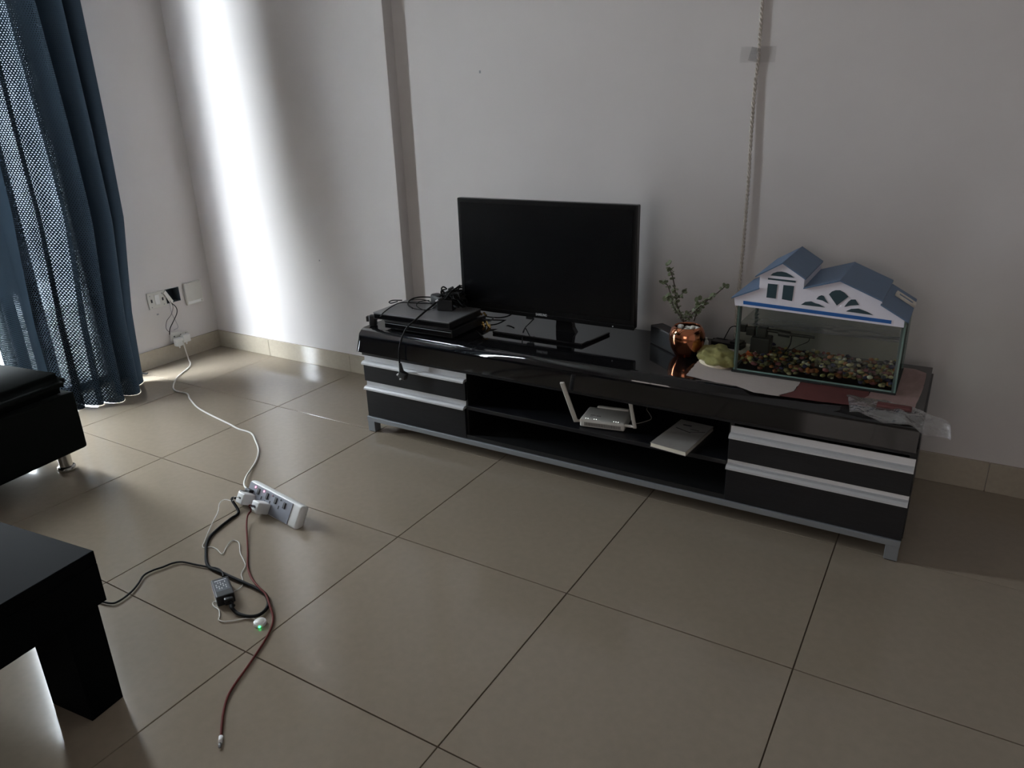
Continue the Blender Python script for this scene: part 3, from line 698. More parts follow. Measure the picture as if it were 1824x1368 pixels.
for k in range(430):
    x = random.uniform(AX0+0.014, AX1-0.014); y = random.uniform(AY0+0.014, AY1-0.014)
    z = AZ0+g_+random.uniform(0.004, 0.026)+0.004*math.sin(x*30)
    r_ = random.uniform(0.0065, 0.0115)
    t = Matrix.Translation((x, y, z)) @ Matrix.Rotation(random.uniform(0, 6), 4, 'Z') @ Matrix.Rotation(random.uniform(-0.5, 0.5), 4, 'X') @ Matrix.Diagonal((1, random.uniform(0.7, 1.1), random.uniform(0.5, 0.75), 1))
    bmesh.ops.create_icosphere(b, subdivisions=1, radius=r_, matrix=t)
me = bpy.data.meshes.new('gravel'); b.to_mesh(me); b.free()
o = link('gravel', me, M_gravel, None, None, True); tag(o, 'mixed coloured gravel covering the bottom of the fish tank', 'gravel', kind='stuff')
# filter
fy = 1.47
fa = px(1341, 592, y=fy); fb = px(1371, 640, y=fy)
fil = thing('aquarium_filter', 'black internal filter standing in the left end of the fish tank', 'filter', ((fa.x+fb.x)/2, fy, fb.z-0.004))
fw, fh = (fb.x-fa.x)/2, fa.z-fb.z
MB().bb(-fw, fw, -0.026, 0.026, 0, fh-0.004, 0.006, 3).build('sponge_case', M_blackp, fil)
MB().bb(-fw*0.5, fw*0.5, -0.016, 0.016, fh-0.006, fh+0.026, 0.003, 2).build('pump_head', M_blackp, fil)
MB().cyl((fw*0.4, 0, fh+0.018), (fw+0.035, 0, fh+0.016), 0.006, n=12).build('outlet', M_blackp, fil)
MB().cyl((fw+0.02, 0, fh+0.013), (fw+0.055, 0, fh+0.011), 0.0105, n=12).build('diffuser', M_blackp, fil)
MB().cyl((fw+0.05, 0, fh+0.012), (fw+0.13, 0, fh+0.012), 0.005, n=12).build('spray_bar', M_blackp, fil)
MB().bb(-fw-0.02, -fw+0.008, -0.012, 0.012, fh-0.005, fh+0.022, 0.004, 2).build('clip', M_blackp, fil)
MB().bb(-fw-0.045, -fw-0.022, -0.005, 0.02, fh+0.002, fh+0.026, 0.003, 2).build('bracket', M_blackp, fil)
cord('air_tube', 'dark air tube curving down behind the filter in the fish tank', [px(1410, 597, y=1.53), px(1408, 612, y=1.53), px(1402, 622, y=1.53), px(1394, 630, y=1.53)], 0.002, M_bcord, cat='tube')
cord('air_tube', 'thin straight tube slanting across the back of the fish tank', [px(1441, 597, y=1.55), px(1440, 608, y=1.55), px(1420, 617, y=1.55), px(1399, 629, y=1.55)], 0.0012, M_bcord, cat='tube')
# goldfish
gf = thing('goldfish', 'orange goldfish low in the left end of the fish tank', 'fish', tuple(px(1331, 636, y=1.43)), R(25))
MB().sph((0, 0, 0), 0.019, (1.15, 0.55, 0.75), sub=3).build('body', M_orange, gf, True)
MB().prism([(-0.015, 0), (-0.030, 0.016), (-0.044, 0.022), (-0.038, 0.0), (-0.046, -0.020), (-0.028, -0.012)], -0.001, 0.001).build('tail', M_orange, gf)
MB().prism([(-0.008, 0.010), (0.0, 0.024), (0.012, 0.012)], -0.0008, 0.0008).build('dorsal_fin', M_orange, gf)
for s_ in (-1, 1): MB().sph((0.015, s_*0.008, 0.004), 0.0022).build('eye', M_blackp, gf)
# house lid
hd = thing('house_hood', 'white house-shaped tank hood with blue roofs and dark windows', 'hood', (0, 0, 0))
HY0, HY1 = 1.322, 1.590
def xz(u, v, y=HY0): p = px(u, v, y=y); return (p.x, p.z)
bl = xz(1309, 543.5); br = xz(1609.5, 583.7)
front = [bl, xz(1308, 528), xz(1352, 513.5), xz(1354, 490), xz(1395.6, 469), xz(1433, 496), xz(1431.7, 512), xz(1497, 501), xz(1571, 536), xz(1571, 541.6), xz(1611, 569), br]
MB().prism(front, HY0, HY0+0.004).build('front_wall', M_hw, hd)
MB().prism(front, HY1-0.004, HY1).build('rear_wall', M_hw, hd)
MB().bb(bl[0], bl[0]+0.004, HY0+0.004, HY1-0.004, bl[1], front[1][1]).build('side_wall', M_hw, hd)
MB().bb(br[0]-0.004, br[0], HY0+0.004, HY1-0.004, br[1], front[10][1]).build('side_wall', M_hw, hd)
dx0, dz0 = front[3][0], front[2][1]; dx1 = front[6][0]
MB().bb(front[2][0], front[2][0]+0.003, HY0+0.004, HY1-0.004, front[2][1]-0.002, front[3][1]).build('dormer_cheek', M_hw, hd)
MB().bb(dx1-0.003, dx1, HY0+0.004, HY1-0.004, front[6][1]-0.002, front[5][1]).build('dormer_cheek', M_hw, hd)
def roof(a, b_, th=0.004, ya=HY0-0.008, yb=HY1+0.004, nm='roof'):
    (xa, za), (xb, zb) = a, b_
    MB().prism([(xa, za), (xb, zb), (xb, zb+th), (xa, za+th)], ya, yb).build(nm, M_roof, hd)
roof(xz(1303.7, 531), xz(1353, 514.5))
roof(xz(1346.5, 493), xz(1396, 469)); roof(xz(1395, 469), xz(1436, 498))
roof(xz(1431.7, 514), xz(1498, 500.5)); roof(xz(1497, 500.5), xz(1573, 537))
roof(xz(1569, 543), xz(1619, 575))
# cream hatch on lower right roof
A_ = px(1604, 526, y=1.53); q0 = Vector(xz(1571, 541.6)+(0,)); q1 = Vector(xz(1618, 572.5)+(0,))
sl = math.atan2(q1.y-q0.y, q1.x-q0.x)
hc = Vector(((q0.x+q1.x)/2+0.012, 1.50, 0)); hz = q0.y+(hc.x-q0.x)*math.tan(sl)+0.006
rot = Matrix.Rotation(-sl, 3, 'Y')
b = MB()
for dx_, dy_, sx_, sy_ in ((0, -0.017, 0.062, 0.008), (0, 0.017, 0.062, 0.008), (-0.027, 0, 0.010, 0.042), (0.027, 0, 0.010, 0.042)):
    b.box(Vector((hc.x, hc.y, hz)) + rot @ Vector((dx_, dy_, 0)), (sx_, sy_, 0.008), rot, 0.001, 1)
b.build('hatch_frame', mat('cream', srgb(214, 205, 192), 0.5), hd)
MB().box(Vector((hc.x, hc.y, hz)) + rot @ Vector((0, 0, -0.001)), (0.046, 0.028, 0.003), rot).build('hatch_opening', M_roof, hd)
# windows on the front (slightly proud panes)
def pane_f(pts, m=M_teal, nm='window_pane', th=0.0012): MB().prism([xz(u, v) for u, v in pts], HY0-th, HY0+0.001).build(nm, m, hd)
def z6(x, y): return (1290+x/8.047, 430+y/8.047)
def z7(x, y): return (1420+x/7.6, 460+y/7.6)
pane_f([z6(628, 603), z6(765, 618), z6(740, 820), z6(605, 802)])
pane_f([z6(850, 625), z6(1003, 640), z6(973, 855), z6(827, 827)])
pane_f([z6(628, 522), z6(1027, 565), z6(1024, 592), z6(628, 545)])
pane_f([z6(662, 487), z6(700, 455), z6(760, 435), z6(825, 432), z6(890, 447), z6(950, 478), z6(1003, 520)])
pane_f([z7(430, 487), z7(470, 450), z7(520, 432), z7(580, 432), z7(640, 465), z7(695, 520), z7(537, 640)])
pane_f([z7(258, 553), z7(290, 515), z7(330, 500), z7(360, 510), z7(420, 612), z7(340, 570)])
pane_f([z7(52, 628), z7(110, 590), z7(190, 583), z7(250, 610), z7(300, 622), z7(375, 665)])
pane_f([z7(636, 658), z7(690, 590), z7(730, 558), z7(790, 558), z7(838, 632), z7(720, 640)])
pane_f([z7(660, 718), z7(730, 685), z7(830, 680), z7(910, 710), z7(960, 730), z7(1030, 770)])
pane_f([z6(275, 850), z7(1278, 842), z7(1272, 888), z6(275, 898)], M_blue, 'stripe', 0.0014)

# papers under the tank
def sheet(name, label, pts, m, z, th=0.0008, cat='paper', rough=0.0):
    P2 = []
    for i, p in enumerate(pts):
        q = pts[(i+1) % len(pts)]; n_ = max(1, int((Vector(q)-Vector(p)).length/0.012)) if rough else 1
        for k in range(n_):
            c_ = Vector(p).lerp(Vector(q), k/n_); P2.append((c_.x+(random.uniform(-rough, rough) if k else 0), c_.y+(random.uniform(-rough, rough) if k else 0)))
    o = MB().prism(P2, z, z+th, 'z').build(name, m); return tag(o, label, cat)
sheet('newspaper', 'pale torn newspaper under the left half of the fish tank', [(0.700, 1.236), (0.80, 1.214), (0.865, 1.212), (0.925, 1.182), (0.997, 1.185), (1.025, 1.245), (1.03, 1.42), (1.03, 1.60), (0.72, 1.60), (0.690, 1.40)], M_paper, TZ+0.0002, 0.0008, 'paper', 0.0015)
sheet('paper_sheet', 'maroon printed paper strip under the middle of the fish tank', [(0.992, 1.188), (1.10, 1.193), (1.19, 1.205), (1.22, 1.30), (1.22, 1.6), (1.032, 1.6), (1.027, 1.245)], M_red, TZ+0.0002, 0.0008, 'paper', 0.0012)
sheet('plastic_sheet', 'creased dusky pink sheet under the right end of the fish tank', [(1.19, 1.21), (1.262, 1.215), (1.342, 1.24), (1.352, 1.42), (1.352, 1.575), (1.32, 1.60), (1.222, 1.6), (1.222, 1.30)], M_pink, TZ+0.0003, 0.0016, 'sheet', 0.001)
o = MB().bb(1.25, 1.338, 1.215, 1.24, TZ+0.001, TZ+0.012, 0.004, 2).build('folded_paper', M_red); tag(o, 'folded maroon edge of paper at the cabinet corner beside the film', 'paper')
# clear film draped over the corner
def film():
    nx, ny = 44, 16; verts = []; random.seed(2)
    A0, A1 = Vector((1.165, 1.265, TZ+0.006)), Vector((1.43, 1.20, TZ+0.004))
    for j in range(ny+1):
        for i in range(nx+1):
            s, t = i/nx, j/ny
            top = A0.lerp(A1, s) + Vector((0, 0.03*math.sin(s*PI), 0))
            low = Vector((1.19+0.25*s, 1.168-0.008*s, TZ-0.006-0.025*s+0.006*math.sin(s*14)))
            p = top.lerp(low, t**1.0)
            n_ = noise.noise(Vector((s*9, t*4, 0)))
            p.z += 0.010*n_*(0.5+0.5*math.sin(t*PI))+0.010*math.sin(t*PI)
            if p.x > 1.36: p.z -= (p.x-1.36)*0.12; p.y += 0.006*math.sin(p.x*90)
            p.z = max(p.z, TZ+0.0035) if (p.y > 1.19 and p.x < 1.365) else p.z
            verts.append(p)
    faces = [(j*(nx+1)+i, j*(nx+1)+i+1, (j+1)*(nx+1)+i+1, (j+1)*(nx+1)+i) for j in range(ny) for i in range(nx)]
    me = bpy.data.meshes.new('plastic_film'); me.from_pydata([tuple(v) for v in verts], [], faces)
    o = link('plastic_film', me, M_film, None, None, True); s_ = o.modifiers.new('thick', 'SOLIDIFY'); s_.thickness = 0.0003
    return tag(o, 'crumpled clear plastic film draped over the right front corner of the cabinet', 'film')
film()
# green cloth
def blob(name, c, sx, sy, sz, m, parent, amp, seed, flat=True, sub=4, sharp=3.0):
    t = bmesh.new(); bmesh.ops.create_icosphere(t, subdivisions=sub, radius=1)
    for v in t.verts:
        n_ = noise.noise(v.co*sharp+Vector((seed, 0, 0))); n2 = abs(noise.noise(v.co*sharp*1.7+Vector((0, seed, 3))))
        v.co *= 1+amp*n_-amp*0.8*n2
        v.co = Vector((v.co.x*sx, v.co.y*sy, max(v.co.z, -0.35)*sz))
    mn = min(v.co.z for v in t.verts)
    for v in t.verts: v.co.z -= mn
    me = bpy.data.meshes.new(name); t.to_mesh(me); t.free(); return link(name, me, m, parent, c, True)
gc = thing('cleaning_cloth', 'crumpled olive green cloth with a pale pad beside the fish tank', 'cloth', (0.748, 1.385, TZ+0.001), R(-30))
MB().prism([(0.062*math.cos(2*PI*k/24), 0.042*math.sin(2*PI*k/24)) for k in range(24)], 0.0, 0.012, 'z').build('pad', mat('pad', srgb(225, 214, 190), 0.9), gc)
blob('cloth', (0.004, 0.006, 0.009), 0.074, 0.052, 0.036, M_cloth, gc, 0.34, 7.0, sharp=2.0)
# things behind the pot
dv = thing('charger', 'flat black charger block behind the green cloth', 'charger', (0.735, 1.585, TZ), R(-8))
MB().bb(-0.055, 0.055, -0.025, 0.025, 0.0, 0.018, 0.003, 2).build('body', M_blackp, dv)
MB().bb(0.012, 0.05, -0.02, 0.02, 0.018, 0.026, 0.002, 2).build('top_block', M_blackp, dv)
wb_ = thing('small_bottle', 'tiny white bottle just right of the copper pot', 'bottle', (0.668, 1.535, TZ))
MB().lathe([(0, 0), (0.009, 0), (0.010, 0.003), (0.010, 0.024), (0.006, 0.030), (0, 0.030)], n=16).build('body', M_white, wb_, True)
MB().lathe([(0, 0.030), (0.005, 0.030), (0.005, 0.037), (0, 0.038)], n=12).build('cap', M_white2, wb_, True)
o = MB().prism([(0.70, 1.60), (0.80, 1.585), (0.805, 1.64), (0.73, 1.64)], TZ+0.0185, TZ+0.0192, 'z').build('paper_scrap', M_paper); tag(o, 'scrap of pale paper behind the charger at the wall', 'paper')
o.location = (0.0, 0, -0.018)
cord('cable', 'thin black cable looping up beside the fish tank', [px(1288, 607, y=1.6), px(1296, 592, y=1.61), px(1302, 583, y=1.62), px(1311, 581, y=1.62), px(1322, 583, y=1.62)], 0.0017, M_bcord)
cord('cable', 'short black cable lying behind the tank corner on the paper', [px(1270, 603, y=1.60), px(1288, 604, y=1.60), px(1306, 609, y=1.60)], 0.0017, M_bcord)

# ================================================================ ROPE-LIKE CABLE ON THE WALL
rp = thing('twisted_cable', 'beige twisted two-core cable hanging down the wall behind the fish tank', 'cable', (0, 0, 0))
yy = Y1-0.008
ctl = curve_pts([px(1360, -60, y=yy), px(1358, 0, y=yy), px(1354, 60, y=yy), px(1350, 110, y=yy), px(1344, 160, y=yy-.001), px(1338, 235, y=yy-.003), px(1333, 320, y=yy-.004), px(1326, 410, y=yy-.005), px(1319, 490, y=yy-.005), px(1313, 545, y=yy-.005), px(1309, 600, y=yy-.005), px(1308, 625, y=yy-.005)], 60)
for ph in (0, PI):
    pts = []
    L_ = 0
    for i, p in enumerate(ctl):
        if i: L_ += (p-ctl[i-1]).length
        a = L_*2*PI/0.030+ph
        pts.append(p+Vector((0.0034*math.cos(a), 0.0034*math.sin(a), 0)))
    MB().tube(pts, 0.0032, n=6, smooth=False).build('strand', mat('beige_cable', srgb(196, 188, 178), 0.6), rp)
o = MB().box(px(1350, 97, y=Y1-0.001), (0.115, 0.0005, 0.048), Matrix.Rotation(R(2), 3, 'Y')).build('sticky_tape', M_tape); tag(o, 'clear sticky tape holding the twisted cable to the wall', 'tape')
o = MB().box(px(1344, 97, y=yy-0.009), (0.030, 0.002, 0.042), Matrix.Rotation(R(14), 3, 'Y') @ Matrix.Rotation(R(8), 3, 'Z')).build('sticky_tape', M_film); tag(o, 'shiny crinkled bit of tape lapped over the twisted cable', 'tape')

# ================================================================ ROUTER, BOOKLET
SZ = 0.205
rt = thing('router', 'white wireless router with two raised aerials on the open shelf', 'router', (0.405, 1.285, SZ), R(9))
t = MB().bb(-0.080, 0.080, -0.058, 0.062, 0.002, 0.031, 0.008, 3).build('case', M_white2, rt, True)
MB().bb(-0.050, 0.068, 0.058, 0.074, 0.004, 0.036, 0.006, 3).build('rear_hump', M_white2, rt, True)
b = MB()
for k in range(31): b.bb(-0.062+k*0.0042, -0.0598+k*0.0042, -0.0586, -0.0575, 0.009, 0.021)
o = b.build('vent_slots', M_ink, rt); tag(o, kind='stuff')
for k in (-0.060, -0.052, -0.030, -0.022, 0.040, 0.048, 0.056): MB().cyl((k, -0.047, 0.0305), (k, -0.047, 0.0316), 0.0013, n=8).build('status_light', M_ledw, rt)
b = MB()
for k, (x_, y_, l_, w_) in enumerate(((-0.045, -0.012, 0.014, 0.0018), (-0.042, -0.016, 0.020, 0.0018), (-0.046, -0.026, 0.012, 0.0018), (-0.046, 0.050, 0.020, 0.0022))): b.bb(x_-l_/2, x_+l_/2, y_-w_/2, y_+w_/2, 0.0309, 0.0313)
b.build('lettering', M_ink, rt)
text_mesh('lettering', 'GX', 0.011, M_ink, rt, (-0.022, -0.017, 0.0312), (0, 0, 0), 0.0001)
Mr = Matrix.Rotation(-R(9), 3, 'Z')
for a_, t_, w_, sx_ in ((px(1026, 751, y=1.222), px(1001, 681, y=1.135), 0.016, -1), (px(1131, 763, y=1.252), px(1122, 713, y=1.235), 0.013, 1)):
    a = Mr @ (a_-Vector(rt.location)); tp = Mr @ (t_-Vector(rt.location)); d = (tp-a).normalized(); L_ = (tp-a).length
    q = Matrix.Identity(3); zc = d; xc = Vector((0, 1, 0)).cross(zc).normalized(); yc = zc.cross(xc); q = Matrix((xc, yc, zc)).transposed()
    ae = MB().box(a+d*L_/2, (w_, 0.008, L_), q, 0.0035, 3).build('aerial', M_white2, rt, True)
    MB().cyl(a+d*0.006, Vector((sx_*0.076, a.y+0.004, a.z+0.004)), 0.005, n=12).build('hinge', M_white2, ae)
cord('cable', 'thin white cable trailing from the back of the router', [px(1131, 755, z=SZ+.006), px(1145, 752, z=SZ+.003), px(1160, 746, z=SZ+.003), px(1157, 737, z=SZ+.003), px(1152, 729, z=SZ+.003), px(1155, 723, z=SZ+.004)], 0.0014, M_wcord)
bk = thing('booklet', 'thin grey-white booklet jutting over the edge of the open shelf', 'book', (0.693, 1.275, SZ+0.0005), R(-0.5))
def quad(z0_, z1_, ins=0):
    P4 = [Vector((0.737-0.693, 1.162-1.275)), Vector((0.612-0.693, 1.178-1.275)), Vector((0.636-0.693, 1.405-1.275)), Vector((0.755-0.693, 1.395-1.275))]
    c_ = sum(P4, Vector((0, 0)))/4
    return MB().prism([tuple(p+(c_-p).normalized()*ins) for p in P4], z0_, z1_, 'z')
quad(0.0, 0.0012).build('cover', M_paper, bk)
quad(0.0012, 0.0135, 0.002).build('pages', mat('pages', srgb(214, 208, 192), 0.8, noise_amt=0.15, noise_scale=400, stretch=(.1, .1, 4)), bk)
quad(0.0135, 0.0147).build('cover', mat('booklet_cover', srgb(158, 154, 148), 0.5, noise_amt=0.1), bk)
b = MB()
b.bb(-0.035, -0.005, 0.085, 0.093, 0.0147, 0.0151); b.bb(0.0, 0.03, 0.06, 0.063, 0.0147, 0.0151)
b.box((-0.02, 0.045, 0.0149), (0.06, 0.004, 0.0004), Matrix.Rotation(R(-20), 3, 'Z')); b.box((0.028, 0.05, 0.0149), (0.05, 0.003, 0.0004), Matrix.Rotation(R(25), 3, 'Z'))
b.build('print', M_ink, bk)

# ================================================================ SOFA, COFFEE TABLE
so = thing('sofa', 'black fabric sofa seat on a short chrome leg beside the curtain', 'sofa', (-1.375, 0.425, 0), R(8))
MB().bb(-0.62, 0.0, -1.9, 0.0, 0.088, 0.315, 0.012, 3).build('base', M_sofa, so)
def cushion(x0_, x1_, y0_, y1_, z0_, z1_):
    t = bmesh.new(); bmesh.ops.create_cube(t, size=1, matrix=Matrix.Translation(((x0_+x1_)/2, (y0_+y1_)/2, (z0_+z1_)/2)) @ Matrix.Diagonal((x1_-x0_, y1_-y0_, z1_-z0_, 1)))
    bmesh.ops.bevel(t, geom=t.edges[:], offset=0.03, segments=5, affect='EDGES')
    me = bpy.data.meshes.new('seat_cushion'); t.to_mesh(me); t.free(); return link('seat_cushion', me, M_sofa, so, None, True)
cushion(-0.635, 0.0, -0.93, -0.003, 0.318, 0.395); cushion(-0.635, 0.0, -1.9, -0.94, 0.318, 0.395)
for x_, y_ in ((-0.075, -0.055), (-0.56, -0.055), (-0.075, -1.84), (-0.56, -1.84)):
    l = MB().cyl((x_, y_, 0.02), (x_, y_, 0.092), 0.023, n=24).build('leg', M_chrome, so, False)
    MB().lathe([(0, 0), (0.030, 0), (0.032, 0.004), (0.031, 0.016), (0.024, 0.020), (0, 0.020)], (x_, y_, 0), 24).build('foot', M_chrome, l, True)
ta = thing('coffee_table', 'black square-legged coffee table at the bottom left corner', 'table', (-0.111, -0.235, 0), R(6.5))
MB().bb(-0.80, 0, -0.80, 0, 0.368, 0.400, 0.0015, 1).build('tabletop', M_table, ta)
MB().bb(-0.80, -0.0, -0.80, -0.0, 0.272, 0.368, 0.001, 1).build('apron', M_table, ta)
for xa, ya in ((-0.020, -0.010), (-0.78+0.135, -0.010), (-0.020, -0.79+0.08), (-0.78+0.135, -0.79+0.08)):
    MB().bb(xa-0.135, xa, ya-0.08, ya, 0.0, 0.274, 0.001, 1).build('leg', M_table, ta)

# ================================================================ POWER STRIP AND CHARGERS
yw = -0.16; tl = 1.044; SL = 0.255
Ax = Vector((math.cos(yw), math.sin(yw), 0)); Pp = Vector((-math.sin(yw), math.cos(yw), 0))
Up = Pp*math.cos(tl)+Vector((0, 0, 1))*math.sin(tl); Nn = Ax.cross(Up)   # outward normal of the socket face (towards the viewer)
if Nn.y > 0: Nn = -Nn
BR_ = Vector((-0.366, 0.477, 0.006))
rotS = Matrix((Ax, Up, Nn)).transposed()
ps = thing('power_strip', 'white four-gang extension block with grey face tipped on its edge', 'extension', (0, 0, 0))
def S(a, u, n): return BR_ - Ax*(SL-a) + Up*u + Nn*n     # a along from the left end, u up the face, n outwards
def sbox(a0, a1, u0, u1, n0, n1, bev=0, seg=2):
    return MB().box(S((a0+a1)/2, (u0+u1)/2, (n0+n1)/2), (a1-a0, u1-u0, n1-n0), rotS, bev, seg)
sbox(-0.006, SL+0.046, -0.006, 0.076, -0.034, -0.002, 0.012, 4).build('housing', M_white, ps, True)
sbox(0.0, SL, 0.0, 0.07, -0.0035, 0.0, 0.001, 1).build('face_plate', M_greyface, ps)
def zs(x, y): return (400+x/11.4, 840+y/11.4)
def onface(u, v):
    d = _f + _r*((u-912)/FPX) - _u*((v-684)/FPX); c = Vector((CX, CY, CZ))
    t = (S(0, 0, 0)-c).dot(Nn)/d.dot(Nn); p = c+d*t; q = p-S(0, 0, 0); return q.dot(Ax), q.dot(Up)
for x, y in ((690, 405), (867, 498), (1040, 592), (1213, 692)):
    a, u = onface(*zs(x, y)); sbox(a-0.006, a+0.006, u-0.0105, u+0.0105, -0.001, 0.003, 0.001, 1).build('switch', M_ink, ps)
for i, (x, y) in enumerate(((637, 313), (808, 402), (980, 490), (1150, 582))):
    a, u = onface(*zs(x, y)); MB().cyl(S(a, u, -0.001), S(a, u, 0.0015), 0.0032, n=10).build('indicator_light', M_ledp if i < 2 else (mat('dim_led', srgb(160, 120, 135), 0.4) if i == 2 else M_ink), ps)
for x, y in ((745, 530), (915, 625), (1093, 725), (808, 615)):
    a, u = onface(*zs(x, y)); sbox(a-0.0025, a+0.0025, u-0.006, u+0.005, -0.001, 0.0006).build('pin_slot', M_ink, ps)
# chargers: their sides run out from the face
def charger(label, a0, a1, u0, u1, n1):
    t = thing('usb_charger', label, 'charger', tuple(S((a0+a1)/2, (u0+u1)/2, 0.0005)))
    off = Vector(t.location)
    c_ = S((a0+a1)/2, (u0+u1)/2, n1/2+0.0006)-off
    MB().box(c_, (a1-a0, u1-u0, n1), rotS, 0.005, 3).build('body', M_white, t, True)
    MB().box(S((a0+a1)/2, (u0+u1)/2, n1+0.0006)-off, (0.013, 0.006, 0.0012), rotS).build('usb_port', M_ink, t)
    return t
ch1 = charger('white cube charger at the left end of the extension block', 0.018, 0.058, -0.002, 0.036, 0.048)
ch2 = charger('white cube charger in the middle of the extension block', 0.110, 0.150, -0.004, 0.034, 0.048)
bpg = thing('black_plug', 'black angled plug in the first socket of the extension block', 'plug', (0, 0, 0))
sbox(-0.004, 0.017, -0.008, 0.036, 0.0006, 0.03, 0.004, 2).build('body', M_blackp, bpg)
sbox(0.006, 0.036, 0.0375, 0.048, 0.0006, 0.018, 0.003, 2).build('shoulder', M_blackp, bpg)
# ---- cords on the floor
Fz = lambda r_: dict(z=r_)
ec = [px(325, 604, x=X0+0.045), px(329, 618, x=X0+0.08), px(336, 640, z=0.006), px(339, 647, z=.004), px(336, 655, z=.004), px(316, 672, z=.004), px(308.5, 688, z=.004), px(313, 696, z=.004), px(333, 701, z=.004), px(338, 710, z=.004), px(350, 724, z=.004), px(369, 736, z=.004), px(406, 754, z=.004), px(425, 764, z=.004), px(447, 771.5, z=.004), px(455, 785, z=.004), px(460.5, 802, z=.004), px(456.5, 820, z=.004), px(447, 836, z=.006), px(439, 848, z=.012), px(435, 861.5, z=.018), px(438, 869, z=.022)]
ec.append(S(-0.004, 0.03, -0.02))
cord('extension_cord', 'long white extension cord snaking from the hanging socket to the extension block', ec, 0.0036, M_wcord)
black_pts = [S(0.006, 0.008, 0.03), S(0.0, 0.0, 0.05)] + [px(u, v, z=.005) for u, v in ((425, 912), (411, 924), (393, 938), (375, 955), (368, 970), (367, 985), (368, 1002), (375, 1012))] + \
    [px(u, v, z=.007) for u, v in ((390, 1018), (410, 1027), (435, 1038), (457, 1048), (472, 1058), (478, 1072), (474, 1085), (462, 1095), (447, 1098), (432, 1096), (421, 1091))] + [px(414, 1084, z=.014), px(411, 1079, z=.016)]
cord('laptop_lead', 'thick black lead looping from the extension block to the laptop adapter', black_pts, 0.0048, M_bcord)
cord('adapter_cable', 'thinner black cord running under the coffee table from the laptop adapter', [px(u, v, z=.006) for u, v in ((150, 1060), (170, 1068), (197, 1074.5), (213, 1070), (233, 1055), (246, 1040), (256, 1025), (272, 1016), (290, 1010), (308, 1003), (325, 1001), (350, 1006), (372, 1010), (388, 1013))] + [px(396, 1020, z=.012), px(398, 1027, z=.018)], 0.0028, M_bcord)
la = thing('laptop_adapter', 'black laptop power brick with a printed label on the floor', 'adapter', (-0.2405, 0.127, 0), 0)
aq_dir = (Vector((-0.209, 0.084, 0))-Vector((-0.290, 0.129, 0))).normalized(); la.rotation_euler = (0, 0, math.atan2(aq_dir.y, aq_dir.x))
MB().bb(-0.047, 0.047, -0.024, 0.024, 0.0, 0.031, 0.004, 3).build('body', M_blackp, la)
MB().bb(-0.036, 0.020, -0.018, 0.018, 0.0308, 0.0312).build('label', mat('dark_label', srgb(62, 66, 74), 0.5), la)
b = MB(); b.bb(-0.035, -0.031, -0.016, 0.016, 0.0312, 0.0315)
for k in range(4):
    for j in range(5):
        if (k*5+j) % 3: b.bb(-0.025+k*0.010, -0.019+k*0.010, -0.015+j*0.006, -0.0125+j*0.006, 0.0312, 0.0314)
b.build('label_print', M_logo, la)
MB().cyl((-0.046, 0.006, 0.016), (-0.060, 0.007, 0.016), 0.006, 0.0035, 12).build('cord_grip', M_blackp, la)
MB().bb(0.045, 0.062, -0.006, 0.018, 0.006, 0.026, 0.004, 2).build('inlet_plug', M_blackp, la)
MB().tube([(0.060, 0.006, 0.016), (0.07, 0.010, 0.013), (0.078, 0.015, 0.008)], 0.005, taper=0.9).build('inlet_grip', M_bcord, la)
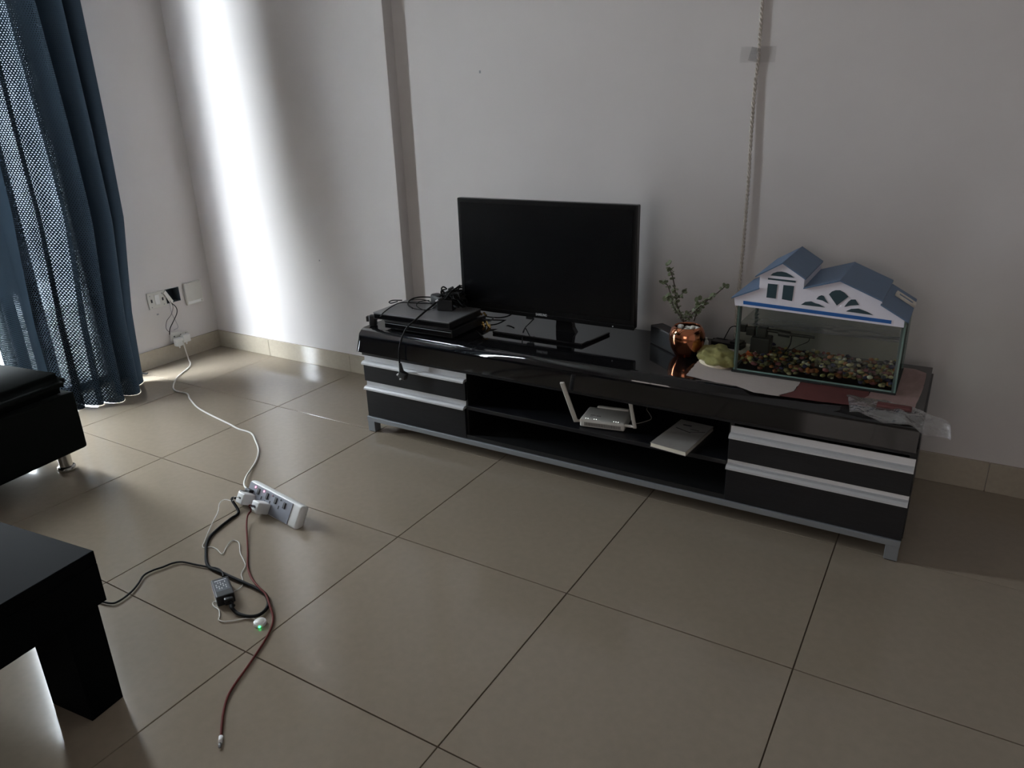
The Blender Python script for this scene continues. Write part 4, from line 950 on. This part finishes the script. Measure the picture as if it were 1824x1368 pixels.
# white thin cord: charger 1 to the watch puck
wc = [S(0.038, 0.017, 0.050), S(0.036, 0.018, 0.068)] + [px(414, 892, z=.03), px(400, 890, z=.025), px(391, 897, z=.018), px(388, 912, z=.012), px(378, 932, z=.006), px(370, 950, z=.004)] + [px(u, v, z=.003) for u, v in ((364, 965), (361, 972), (364, 976), (375, 974), (386, 978), (396, 987), (403, 975), (412, 964), (420, 963), (426, 968), (428, 985), (434, 998))] + \
     [px(u, v, z=.003) for u, v in ((437, 1008), (430, 1022), (432, 1032), (432, 1042), (424, 1050), (413, 1054))]
cord('thin_white_cord', 'thin white cord wandering from the left charger past the laptop adapter', wc, 0.0014, M_wcord)
wc2 = [px(u, v, z=.003) for u, v in ((386, 1071), (379, 1074), (381, 1080), (390, 1087), (391, 1098), (390, 1104), (398, 1107), (415, 1106), (435, 1102), (448, 1101), (456, 1104))]
cord('thin_white_cord', 'short white cord from under the laptop adapter to the watch charger', wc2, 0.0016, M_wcord)
pk = thing('watch_charger', 'round white watch charging puck with a green light', 'charger', tuple(px(463.5, 1112, z=0)))
MB().lathe([(0, 0.0), (0.0155, 0.0), (0.0165, 0.002), (0.0165, 0.009), (0.015, 0.0105), (0, 0.0105)], n=32).build('puck', M_white, pk, True)
MB().lathe([(0, 0.0105), (0.0125, 0.0105), (0.012, 0.0112), (0, 0.0108)], n=32).build('dish', M_white2, pk, True)
MB().cyl((0.0115, -0.0115, 0.005), (0.013, -0.013, 0.005), 0.0028, n=10).build('indicator_light', M_ledg, pk)
# red-brown charging cable
rc = [S(0.130, 0.016, 0.050), S(0.128, 0.017, 0.068), px(447, 909, z=.03), px(441, 918, z=.022), px(439, 935, z=.012), px(440, 960, z=.006), px(441, 985, z=.004), px(441, 1008, z=.005), px(446, 1026, z=.008), px(454, 1038, z=.014), px(463, 1048, z=.016), px(474, 1060, z=.014), px(481, 1080, z=.010), px(486, 1098, z=.005), px(484, 1115, z=.004), px(472, 1140, z=.004), px(454, 1168, z=.004), px(436, 1194, z=.004), px(418, 1219, z=.004), px(405, 1242, z=.004), px(398, 1268, z=.004), px(395, 1292, z=.004), px(393.5, 1313, z=.004)]
rcord = thing('charging_cable', 'reddish brown charging cable trailing to the front of the floor', 'cable')
MB().tube(rc, 0.0030).build('wire', M_rcord, rcord)
e0, e1, e2 = px(393.5, 1312, z=.0045), px(392, 1324, z=.0045), px(391, 1331, z=.0045)
MB().tube([e0, e1], 0.0048, smooth=False, n=10).build('connector_shell', M_white, rcord)
MB().tube([e1, e2], 0.0030, smooth=False, n=8).build('connector_tip', M_steel, rcord)
MB().tube([S(0.130, 0.016, 0.0485), S(0.128, 0.017, 0.066)], 0.0042, smooth=False, n=10).build('usb_plug', M_greyface, rcord)
